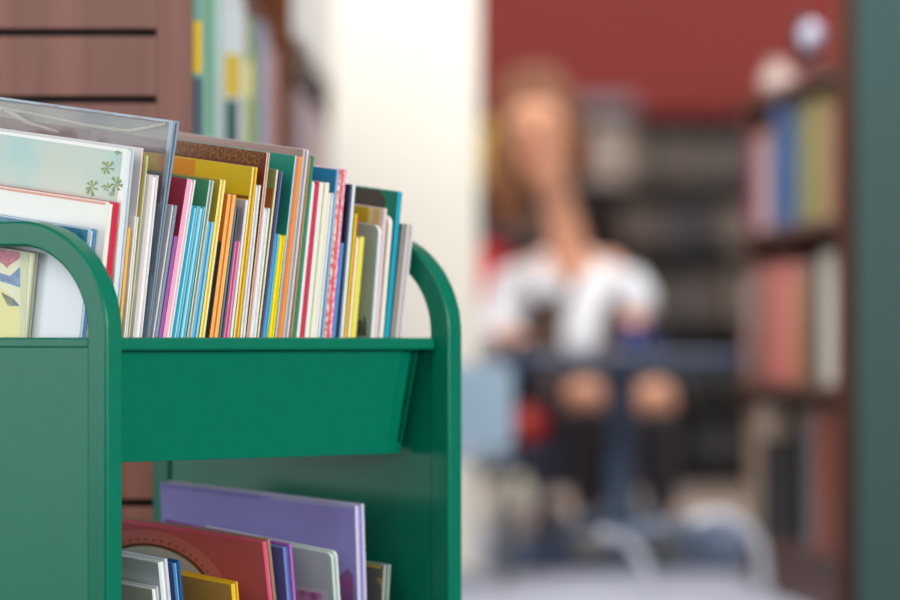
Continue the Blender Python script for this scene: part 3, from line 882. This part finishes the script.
FPAL = [((112, 92, 64), 'tan'), ((76, 64, 54), 'brown grey'), ((120, 108, 94), 'grey beige'), ((52, 46, 44), 'dark brown'), ((84, 66, 54), 'light brown'), ((58, 64, 70), 'slate'), ((84, 76, 70), 'taupe'), ((42, 38, 40), 'charcoal')]
LPAL = [((120, 86, 46), 'ochre'), ((92, 62, 46), 'brown'), ((66, 74, 84), 'slate'), ((110, 102, 96), 'grey'), ((54, 42, 40), 'dark brown')]
xA0 = P(482, 300, 16.9).x; xA1 = P(606, 300, 16.9).x; xB1 = P(766, 300, 16.9).x
rows = [(1.015, 0.17), (0.80, 0.165), (0.55, 0.18), (0.30, 0.17), (0.08, 0.16)]
far_case(xA1 + 0.012, xB1, 1.215, 'dark bookcase on the red wall, right of the seated woman', rows, 3, FPAL)
far_case(xA0, xA1 - 0.012, 1.215, 'dark bookcase on the red wall, behind the seated woman', rows, 4, LPAL)
RN = ['top', 'second', 'third', 'fourth', 'lowest']
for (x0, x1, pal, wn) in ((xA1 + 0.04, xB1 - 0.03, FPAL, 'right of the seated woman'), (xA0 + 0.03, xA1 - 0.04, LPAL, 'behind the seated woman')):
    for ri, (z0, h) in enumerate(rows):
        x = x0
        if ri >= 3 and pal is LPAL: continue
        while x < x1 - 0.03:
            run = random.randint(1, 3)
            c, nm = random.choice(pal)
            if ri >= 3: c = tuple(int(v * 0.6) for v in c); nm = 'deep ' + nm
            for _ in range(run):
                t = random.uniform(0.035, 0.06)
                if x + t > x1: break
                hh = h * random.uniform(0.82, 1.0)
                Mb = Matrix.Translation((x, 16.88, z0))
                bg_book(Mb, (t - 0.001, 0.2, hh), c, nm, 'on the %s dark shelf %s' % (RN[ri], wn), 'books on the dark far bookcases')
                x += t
            if random.random() < 0.12: x += random.uniform(0.02, 0.06)
random.seed(5)
# coloured books standing out on the far left case
def far_book(px0, py0, px1, py1, D, c, label):
    q0 = P(px0, py1, D); q1 = P(px1, py0, D)
    b = MB(); b.box((q0.x, D, q0.z), (q1.x, D + 0.03, q1.z)); b.box((q0.x + 0.004, D + 0.003, q1.z), (q1.x - 0.004, D + 0.027, q1.z + 0.002), 1)
    o = b.build('library_book', [mat(c, 0.4), mat((230, 225, 210), 0.8)])
    tag(o, label, 'book')
# box on top of the far bookcase
tb = P(605, 111, 16.95)
box = thing('storage_box', 'grey storage box on top of the dark bookcase behind the woman', 'box', Matrix.Translation((tb.x, 16.92, 1.241)))
b = MB(); b.box((-0.11, 0, 0), (0.1, 0.2, 0.045)); b.build('tray', mat((150, 140, 146), 0.5), box, bevel=0.004)
b = MB(); b.box((-0.115, -0.005, 0.0455), (0.105, 0.205, 0.06)); b.build('lid', mat((165, 150, 158), 0.5), box, bevel=0.003)

# ------------------------------------------------------------------ rug and floor stuff
b = MB()
poly = [(0.05, 11.05), (1.3, 11.05), (1.3, 13.9), (0.05, 13.9)]
b.box((0.09, 11.0, 0.0005), (0.95, 14.0, 0.008)); tag(b.build('rug', mat((98, 112, 134), 0.9, spec=0.1, c2=(78, 92, 116), nscale=12), bevel=0.003), 'flat blue-grey rug on the floor under the table', 'rug')
b = MB()
b.box((0.0, 14.05, 0.0005), (1.5, 16.7, 0.006)); tag(b.build('beige_mat', mat((176, 160, 148), 0.9, spec=0.1, noise=0.1, nscale=10), bevel=0.002), 'flat beige mat on the floor before the dark bookcases', 'mat')

# ------------------------------------------------------------------ table
TBL = mat((66, 80, 106), rough=0.35, spec=0.6)
POST = mat((70, 90, 112), rough=0.4)
WFOOT = mat((200, 204, 214), rough=0.3, coat=0.3)
ty = 10.98
tx0 = P(497, 350, ty).x; tx1 = P(765, 350, ty).x
tcx = P(621, 350, ty).x
tab = thing('low_table', 'low blue-grey pedestal table in front of the seated woman', 'table', Matrix.Translation((tcx, ty, 0)))
def rrect(x0, x1, y0, y1, r):
    pts = []
    for cx, cy, a0 in ((x1 - r, y1 - r, 0), (x0 + r, y1 - r, 90), (x0 + r, y0 + r, 180), (x1 - r, y0 + r, 270)):
        for k in range(6):
            a = R(a0 + 18 * k); pts.append((cx + r * math.cos(a), cy + r * math.sin(a)))
    return pts
b = MB(); b.prism(rrect(tx0 - tcx, tx1 - tcx, -0.3, 0.3, 0.08), 0.448, 0.468, lambda u, v, t: (u, v, t)); b.build('tabletop', TBL, tab, bevel=0.003)
b = MB(); b.prism(rrect(tx0 - tcx + 0.03, tx1 - tcx - 0.03, -0.27, 0.27, 0.06), 0.425, 0.4475, lambda u, v, t: (u, v, t)); b.build('apron', TBL, tab)
b = MB(); b.lathe([(0.05, 0.09), (0.034, 0.13), (0.032, 0.40), (0.06, 0.4245)], seg=20); b.build('post', POST, tab, smooth=True)
def foot(dx, dy, hgt=0.11, r=0.017):
    pts = []
    for k in range(13):
        t = k / 12.0
        pts.append((dx * (0.03 + 0.97 * t), dy * (0.03 + 0.97 * t), r + (hgt - r) * math.cos(t * math.pi / 2) ** 1.0))
    b = MB(); b.tube(pts, r, seg=12); b.build('foot', POST, tab, smooth=True)
foot(0.24, -0.2, 0.11, 0.02); foot(0.24, 0.22, 0.11, 0.02); foot(-0.2, 0.22, 0.11, 0.02); foot(-0.24, -0.2, 0.11, 0.02)
# blue mug on the table
mp = P(634, 345, 10.85)
mug = thing('mug', 'bright blue mug standing on the low table', 'mug', Matrix.Translation((mp.x, 10.85, 0.4685)))
b = MB(); b.lathe([(0.026, 0), (0.032, 0.005), (0.034, 0.06), (0.031, 0.06), (0.029, 0.01), (0.001, 0.008)], seg=24); b.build('cup', mat((48, 60, 124), 0.5), mug, smooth=True)
b = MB(); b.tube([(0.032 + 0.022 * math.sin(R(a)), 0, 0.032 - 0.018 * math.cos(R(a))) for a in range(0, 181, 15)], 0.004, seg=8); b.build('handle', mat((48, 60, 124), 0.5), mug, smooth=True)

# white bent-tube frame on the floor
fq = P(640, 590, 9.85)
wf = thing('tube_frame', 'low white frame of two arched tubes standing on the floor before the table', 'frame', Matrix.Translation((fq.x, 9.85, 0)))
def arch(pts, r, D):
    q = []
    raw = [P(a, c, D) for a, c in pts]
    for i in range(len(raw) - 1):
        p0 = raw[max(i - 1, 0)]; p1 = raw[i]; p2 = raw[i + 1]; p3 = raw[min(i + 2, len(raw) - 1)]
        for k in range(5):
            t = k / 5.0
            q.append(0.5 * ((2 * p1) + (p2 - p0) * t + (2 * p0 - 5 * p1 + 4 * p2 - p3) * t * t + (3 * p1 - p0 - 3 * p2 + p3) * t ** 3))
    q.append(raw[-1])
    q = [v - Vector((fq.x, 9.85, 0)) for v in q]
    b = MB(); b.tube(q, r, seg=12); return b.build('arched_tube', WFOOT, wf, smooth=True)
arch([(600, 536), (612, 535), (629, 542), (645, 566), (653, 596)], 0.010, 9.85)
arch([(690, 523), (715, 516), (742, 524), (760, 548), (766, 596)], 0.012, 9.85)
b = MB(); q0 = P(612, 535, 9.85) - Vector((fq.x, 9.85, 0)); q1 = P(696, 521, 9.85) - Vector((fq.x, 9.85, 0)); b.tube([q0, q1], 0.010, seg=10); b.build('cross_bar', mat((120, 132, 150), 0.35), wf, smooth=True)

# pale blue child's chair, dark stool with a red ball, cushions on the floor
PB = mat((158, 184, 204), rough=0.45)
cx = P(486, 400, 10.2).x - 0.085
ch = thing('child_chair', 'pale blue child chair with its back turned, beside the cart edge', 'chair', Matrix.Translation((cx, 10.2, 0)))
b = MB(); b.prism(rrect(-0.14, 0.14, 0.275, 0.448, 0.03), -0.006, 0.006, lambda u, v, t: (u, t - 0.01 * (v - 0.27) / 0.2, v)); b.build('backrest', PB, ch, bevel=0.003)
b = MB(); b.prism(rrect(-0.14, 0.14, 0.012, 0.28, 0.03), 0.25, 0.264, lambda u, v, t: (u, v, t)); b.build('seat', PB, ch, bevel=0.003)
for sx in (-1, 1):
    b = MB(); b.tube([(sx * 0.12, 0.02, 0.2495), (sx * 0.125, 0.0, 0.0)], 0.006, seg=10); b.build('leg', mat((120, 116, 110), 0.4), ch)
    b = MB(); b.tube([(sx * 0.12, 0.26, 0.2495), (sx * 0.125, 0.275, 0.0)], 0.006, seg=10); b.build('leg', mat((120, 116, 110), 0.4), ch)
    b = MB(); b.tube([(sx * 0.10, 0.018, 0.2645), (sx * 0.10, 0.008, 0.285)], 0.007, seg=10); b.build('back_post', mat((200, 190, 170), 0.4), ch)
NAV = mat((38, 44, 66), 0.6)
sp_ = P(528, 440, 10.75)
st = thing('stool', 'dark navy round stool carrying a red ball', 'stool', Matrix.Translation((sp_.x, 10.75, 0)))
b = MB(); b.lathe([(0.06, 0.235), (0.075, 0.242), (0.075, 0.262), (0.068, 0.268)], seg=24); b.build('seat', NAV, st, smooth=True)
for a in (45, 135, 225, 315):
    b = MB(); b.tube([(0.045 * math.cos(R(a)), 0.045 * math.sin(R(a)), 0.2345), (0.06 * math.cos(R(a)), 0.06 * math.sin(R(a)), 0.0085)], 0.006, seg=10); b.build('leg', NAV, st)
def sphere(name, c, r, m, label, cat, sq=1.0, seams=None):
    root = thing(name, label, cat, Matrix.Translation(c))
    b = MB(); b.lathe([(r * math.sin(math.pi * k / 18) + 1e-5, -r * sq * math.cos(math.pi * k / 18)) for k in range(19)], seg=28)
    b.build('skin', m, root, smooth=True)
    b = MB(); b.lathe([(0.006, r * sq * 0.995), (0.006, r * sq + 0.0015)], seg=12); b.build('valve', mat((230, 225, 220), 0.4), root)
    return root
sphere('ball', (sp_.x, 10.75, 0.2685 + 0.045), 0.045, mat((158, 30, 20), 0.45), 'small red ball resting on the dark navy stool', 'ball')
def cushion(px, D, sx, sy, sz, c, label):
    p = P(px, 500, D)
    root = thing('cushion', label, 'cushion', Matrix.Translation((p.x, D, 0.0085)))
    b = MB()
    n = 14; vs = []; fs = []
    for i in range(n + 1):
        for j in range(n + 1):
            u = 2 * i / n - 1; v = 2 * j / n - 1
            k = (max(0, (1 - u ** 4) * (1 - v ** 4))) ** 0.5
            vs.append((u * sx, v * sy, sz + sz * k))
    for i in range(n + 1):
        for j in range(n + 1):
            u = 2 * i / n - 1; v = 2 * j / n - 1
            k = (max(0, (1 - u ** 4) * (1 - v ** 4))) ** 0.5
            vs.append((u * sx, v * sy, sz - sz * k))
    K = (n + 1) ** 2
    for o in (0, K):
        for i in range(n):
            for j in range(n):
                a = o + i * (n + 1) + j; fs.append((a, a + 1, a + n + 2, a + n + 1))
    b.add(vs, fs); b.build('pad', mat(c, 0.85, spec=0.1, noise=0.08, nscale=30), root, smooth=True)
    b = MB()
    ring = [(-sx, -sy, sz), (sx, -sy, sz), (sx, sy, sz), (-sx, sy, sz), (-sx, -sy, sz)]
    b.tube(ring, 0.004, seg=6); b.build('piping', mat(tuple(int(v * 0.93) for v in c), 0.8), root)
cushion(512, 12.5, 0.075, 0.08, 0.075, (240, 232, 214), 'cream cushion on the floor left of the table post')
cushion(546, 12.0, 0.055, 0.07, 0.05, (226, 196, 184), 'pale pink cushion on the floor beside the cream one')
cushion(634, 12.6, 0.045, 0.06, 0.07, (216, 206, 190), 'small beige cushion on the floor right of the table post')

cb = RM @ Vector((0.06, 0.55, 0))
sphere('ball', (cb.x, cb.y, 0.1105 + 0.19 + 0.04), 0.04, mat((226, 196, 186), 0.7, spec=0.2, c2=(236, 222, 204), nscale=30), 'cream and pink ball lying on the black books of the right bookcase', 'ball')
# ------------------------------------------------------------------ the seated woman
PD = 11.75
def Q(px, py, D=PD): return P(px, py, D)
SKIN = mat((232, 168, 134), 0.5, spec=0.3, noise=0.03, nscale=20)
HAIR = mat((150, 92, 56), 0.5, noise=0.3, nscale=60)
BRWN = mat((150, 122, 104), 0.8, spec=0.1, noise=0.15, nscale=30)
WCLO = mat((238, 239, 246), 0.8, spec=0.1, noise=0.02, nscale=20)
pb = Q(600, 412, 11.95); pb.z = 0.27
wm = thing('person', 'seated woman with auburn hair and a white cardigan at the low table', 'person', Matrix.Translation((pb.x, pb.y, 0)))
def skinned(name, joints, edges, m, root_i=0, sub=2, parent=None):
    me = bpy.data.meshes.new(name)
    base = Vector((pb.x, pb.y, 0))
    me.from_pydata([Vector(j[0]) - base for j in joints], edges, [])
    o = bpy.data.objects.new(name, me); COL.objects.link(o)
    o.parent = parent or wm
    o.modifiers.new('skin', 'SKIN').use_smooth_shade = True
    s = o.modifiers.new('sub', 'SUBSURF'); s.levels = sub; s.render_levels = sub
    for i, j in enumerate(joints):
        r = j[1] if isinstance(j[1], tuple) else (j[1], j[1])
        me.skin_vertices[0].data[i].radius = r
        me.skin_vertices[0].data[i].use_root = (i == root_i)
    me.materials.append(m)
    return o
hip = Vector((pb.x, pb.y, 0.29))
chest = Q(577, 292, 11.80); neckb = Q(567, 240, 11.75); neck = Q(558, 200, 11.72)
chin = Q(546, 170, 11.66); headc = Q(537, 128, 11.68); headt = Q(531, 102, 11.7)
shL = Q(524, 268, 11.75); elL = Q(500, 338, 11.7); wrL = Q(499, 335, 11.40); 
shR = Q(612, 270, 11.78); elR = Q(636, 314, 11.72); wrR = Q(628, 372, 11.62)
kneL = Q(586, 392, 11.4); ankL = Vector((kneL.x + 0.01, 11.44, 0.075)); toeL = Vector((kneL.x + 0.005, 11.28, 0.03))
kneR = Q(656, 394, 11.42); ankR = Vector((kneR.x + 0.02, 11.5, 0.075)); toeR = Vector((kneR.x + 0.03, 11.34, 0.03))
hL = hip + Vector((-0.07, -0.02, 0)); hR = hip + Vector((0.07, -0.02, 0))
J = [(hip, (0.11, 0.09)), (hip.lerp(chest, 0.5), (0.095, 0.07)), (chest, (0.085, 0.06)), (neckb, (0.045, 0.045)), (neck, (0.038, 0.04)), (chin, (0.05, 0.056)), (headc, (0.082, 0.09)), (headt, (0.06, 0.07)),
     (shL, 0.042), (elL, 0.032), (wrL, 0.022), (shR, 0.042), (elR, 0.032), (wrR, 0.022),
     (hL, 0.072), (kneL, 0.05), (ankL, 0.03), (toeL, (0.032, 0.022)), (hR, 0.072), (kneR, 0.05), (ankR, 0.03), (toeR, (0.032, 0.022))]
E = [(0, 1), (1, 2), (2, 3), (3, 4), (4, 5), (5, 6), (6, 7), (2, 8), (8, 9), (9, 10), (2, 11), (11, 12), (12, 13), (0, 14), (14, 15), (15, 16), (16, 17), (0, 18), (18, 19), (19, 20), (20, 21)]
# hands: palm and five fingers each, resting on the table edge
def hand(wi, wrist, direc, side):
    d = direc.normalized(); s = Vector((d.y, -d.x, 0)).normalized() * side
    palm = wrist + d * 0.05
    J.append((palm, (0.03, 0.015))); pi = len(J) - 1; E.append((wi, pi))
    for k, (off, ln) in enumerate(((-0.027, 0.06), (-0.009, 0.07), (0.009, 0.066), (0.026, 0.052))):
        a = palm + d * 0.03 + s * off; m = a + d * ln * 0.5 + Z * 0.004; t = m + d * ln * 0.45 - Z * 0.012
        J.append((a, 0.009)); J.append((m, 0.008)); J.append((t, 0.007))
        n = len(J); E.extend([(pi, n - 3), (n - 3, n - 2), (n - 2, n - 1)])
    a = wrist + d * 0.03 + s * -0.032; t = a + d * 0.04 - s * 0.02
    J.append((a, 0.011)); J.append((t, 0.008)); n = len(J); E.extend([(pi, n - 2), (n - 2, n - 1)])
hand(10, wrL, Vector((0.25, -1, -0.02)), 1)
hand(13, wrR, Vector((-0.5, -0.6, -0.8)), -1)
body = skinned('body', J, E, SKIN)
# face details
fd = Vector((-0.12, -1, -0.1)).normalized(); fr_ = Vector((1, -0.12, 0.2)).normalized(); fu = fr_.cross(fd) * -1
if fu.z < 0: fu = -fu
hc = (headc - Vector((pb.x, pb.y, 0)))
b = MB()
for sg in (-1, 1):
    c = hc + fd * 0.078 + fr_ * 0.032 * sg + fu * 0.01
    b.lathe([(0.011 * math.sin(math.pi * k / 8) + 1e-5, -0.009 * math.cos(math.pi * k / 8)) for k in range(9)], c, seg=12)
b.build('eyes', mat((60, 45, 40), 0.3), wm, smooth=True)
b = MB(); b.tube([hc + fd * 0.078 + fu * 0.012, hc + fd * 0.1 - fu * 0.02, hc + fd * 0.08 - fu * 0.028], [0.007, 0.012, 0.008], seg=10); b.build('nose', SKIN, wm, smooth=True)
b = MB(); b.tube([hc + fd * 0.07 - fr_ * 0.022 - fu * 0.055, hc + fd * 0.082 - fu * 0.053, hc + fd * 0.07 + fr_ * 0.022 - fu * 0.055], [0.004, 0.007, 0.004], seg=8); b.build('mouth', mat((190, 96, 90), 0.4), wm, smooth=True)
# hair: cap plus a long fall on the image-left side
def hl(px, py, D): return P(px, py, D)
skinned('hair', [(hl(531, 88, 11.715), (0.09, 0.08)), (hl(540, 112, 11.79), (0.10, 0.06)), (hl(505, 150, 11.68), (0.042, 0.06)), (hl(506, 190, 11.66), (0.05, 0.05)), (hl(512, 232, 11.66), (0.036, 0.035)), (hl(572, 140, 11.74), (0.036, 0.05)), (hl(582, 176, 11.78), (0.032, 0.035))],
        [(0, 1), (1, 2), (2, 3), (3, 4), (1, 5), (5, 6)], HAIR)
skinned('brown_top', [(hip + Vector((0, 0, -0.02)), (0.135, 0.11)), (hip.lerp(chest, 0.5), (0.125, 0.1)), (chest + Vector((0, 0, 0.0)), (0.135, 0.105)), (neckb + Vector((0, 0.01, -0.045)), (0.085, 0.08))], [(0, 1), (1, 2), (2, 3)], BRWN)
CJ = [(Q(567, 270, 11.87), (0.055, 0.05)), (Q(530, 273, 11.78), 0.058), (Q(511, 288, 11.74), 0.058), (Q(500, 322, 11.7), 0.055), (Q(497, 338, 11.52), 0.052), (Q(497, 346, 11.40), 0.046),
      (Q(608, 273, 11.80), 0.058), (Q(624, 286, 11.77), 0.056), (Q(637, 300, 11.74), 0.052), (Q(641, 316, 11.7), 0.042),
      (Q(594, 290, 11.69), (0.05, 0.032)), (Q(583, 310, 11.66), (0.05, 0.03)), (Q(580, 356, 11.62), (0.05, 0.03)),
      (Q(548, 286, 11.69), (0.045, 0.03)), (Q(554, 300, 11.67), (0.036, 0.028))]
skinned('cardigan', CJ, [(0, 1), (1, 2), (2, 3), (3, 4), (4, 5), (0, 6), (6, 7), (7, 8), (8, 9), (6, 10), (10, 11), (11, 12), (1, 13), (13, 14)], WCLO)
skinned('shoe', [(toeL + Vector((0, -0.02, 0.003)), (0.036, 0.028)), (toeL.lerp(ankL, 0.5) + Vector((0, 0, -0.01)), (0.038, 0.032)), (ankL + Vector((0, 0.02, -0.035)), (0.036, 0.034))], [(0, 1), (1, 2)], mat((220, 214, 200), 0.6))
skinned('shoe', [(toeR + Vector((0, -0.02, 0.003)), (0.036, 0.028)), (toeR.lerp(ankR, 0.5) + Vector((0, 0, -0.01)), (0.038, 0.032)), (ankR + Vector((0, 0.02, -0.035)), (0.036, 0.034))], [(0, 1), (1, 2)], mat((220, 214, 200), 0.6))
BOOT = mat((84, 76, 80), 0.6)
for kn, an in ((kneL, ankL), (kneR, ankR)):
    skinned('boot_shaft', [(kn.lerp(an, 0.06), (0.054, 0.053)), (kn.lerp(an, 0.5), (0.048, 0.05)), (kn.lerp(an, 0.92), (0.036, 0.04))], [(0, 1), (1, 2)], BOOT)
SKT = mat((40, 42, 54), 0.8, spec=0.1)
for hp, kn in ((hL, kneL), (hR, kneR)):
    skinned('skirt', [(hp.lerp(kn, -0.05), (0.095, 0.085)), (hp.lerp(kn, 0.45), (0.08, 0.07)), (hp.lerp(kn, 0.97), (0.06, 0.058))], [(0, 1), (1, 2)], SKT)
# her chair
wc = thing('chair', 'low dark chair the woman sits on behind the table', 'chair', Matrix.Translation((pb.x, pb.y, 0)))
b = MB(); b.prism(rrect(-0.17, 0.17, -0.16, 0.18, 0.04), 0.15, 0.165, lambda u, v, t: (u, v, t)); b.build('seat', NAV, wc, bevel=0.003)
b = MB(); b.prism(rrect(-0.17, 0.17, 0.3, 0.5, 0.04), 0.185, 0.2, lambda u, v, t: (u, t + 0.06, v)); b.build('backrest', NAV, wc, bevel=0.003)
for sx in (-1, 1):
    for sy in (-0.13, 0.16):
        b = MB(); b.tube([(sx * 0.14, sy, 0.1495), (sx * 0.15, sy, 0.0)], 0.01, seg=10); b.build('leg', NAV, wc)
    b = MB(); b.tube([(sx * 0.12, 0.17, 0.1655), (sx * 0.12, 0.253, 0.42)], 0.009, seg=10); b.build('back_post', NAV, wc)

# a yellow book, a red book, and a beige face-out book near her
def far_solid(px0, py0, px1, py1, D, c, label, z=None):
    q0 = P(px0, py1, D); q1 = P(px1, py0, D)
    z0 = q0.z if z is None else z
    Mb = Matrix.Translation((q0.x, D, z0))
    b = MB(); w = q1.x - q0.x; h = q1.z - z0
    b.box((0, 0, 0), (w, 0.004, h), 0); b.box((0, 0.02, 0), (w, 0.024, h), 0); b.box((0, 0.004, 0), (0.004, 0.02, h), 0); b.box((0.004, 0.004, 0.003), (w - 0.003, 0.02, h - 0.003), 1)
    o = b.build('library_book', [mat(c, 0.4), mat((230, 225, 210), 0.8)]); o.matrix_world = Mb
    tag(o, label, 'book')
far_solid(478, 122, 507, 172, 16.845, (245, 200, 30), 'yellow book facing out on the top shelf left of the woman', 1.0152)
far_solid(590, 125, 628, 172, 16.845, (176, 158, 146), 'beige book facing out on the top shelf right of the woman', 1.0152)
far_solid(472, 246, 504, 286, 16.845, (250, 26, 34), 'red book facing out on the third shelf left of the woman', 0.5502)

# ------------------------------------------------------------------ light
world = bpy.data.worlds.new('world'); SC.world = world; world.use_nodes = True
bg = world.node_tree.nodes['Background']
bg.inputs['Color'].default_value = (0.93, 0.96, 1.0, 1); bg.inputs['Strength'].default_value = 0.21
def area(name, loc, target, sx, sy, power, col=(1, 1, 1)):
    d = bpy.data.lights.new(name, 'AREA'); d.shape = 'RECTANGLE'; d.size = sx; d.size_y = sy; d.energy = power; d.color = col
    o = bpy.data.objects.new(name, d); COL.objects.link(o); o.location = loc
    o.rotation_euler = (Vector(target) - Vector(loc)).to_track_quat('-Z', 'Y').to_euler()
    return o
area('window_light_right', (7.0, 1.9, 2.0), (0, 5.4, 0.4), 4.0, 2.6, 570, (1, 0.99, 0.97))
area('window_light_front', (0.3, -3.0, 1.65), (0.3, 6, 1.5), 5.5, 2.0, 150, (1, 0.99, 0.97))
area('window_light_left', (-5.2, 3.4, 1.15), (-0.4, 5.2, 0.45), 3.5, 2.2, 92, (0.95, 0.98, 1.0))
area('fill_light_near', (-2.4, 1.6, 3.1), (-0.3, 5.3, 0.55), 2.0, 2.0, 84, (1, 0.98, 0.95))  # unseen fill added overhead to brighten covers facing the near end
area('fill_light_far', (0.6, 13.5, 3.1), (0.6, 13.6, 0), 3.0, 4.0, 140, (1, 0.97, 0.94))  # unseen fill added above the far room to lift its brightness
area('fill_light_aisle', (-0.1, 8.2, 3.1), (-0.1, 10.6, 0.7), 2.0, 2.0, 150, (1, 0.98, 0.95))  # unseen fill added overhead, aimed at the cream wall to brighten it

cd = bpy.data.cameras.new('camera'); cam = bpy.data.objects.new('camera', cd); COL.objects.link(cam)
cam.location = (0, 0, CAMZ); cam.rotation_euler = (math.pi / 2 + PITCH, 0, 0)
cd.sensor_width = 36; cd.lens = 36 * F / 900.0
cd.clip_end = 100
cd.dof.use_dof = True; cd.dof.focus_distance = 5.28; cd.dof.aperture_fstop = 3.05
SC.camera = cam
SC.view_settings.view_transform = 'Standard'; SC.view_settings.look = 'None'
SC.view_settings.exposure = 0.0; SC.view_settings.gamma = 1.0; SC.view_settings.use_curve_mapping = False
for bkk in BOOKS:
    pass
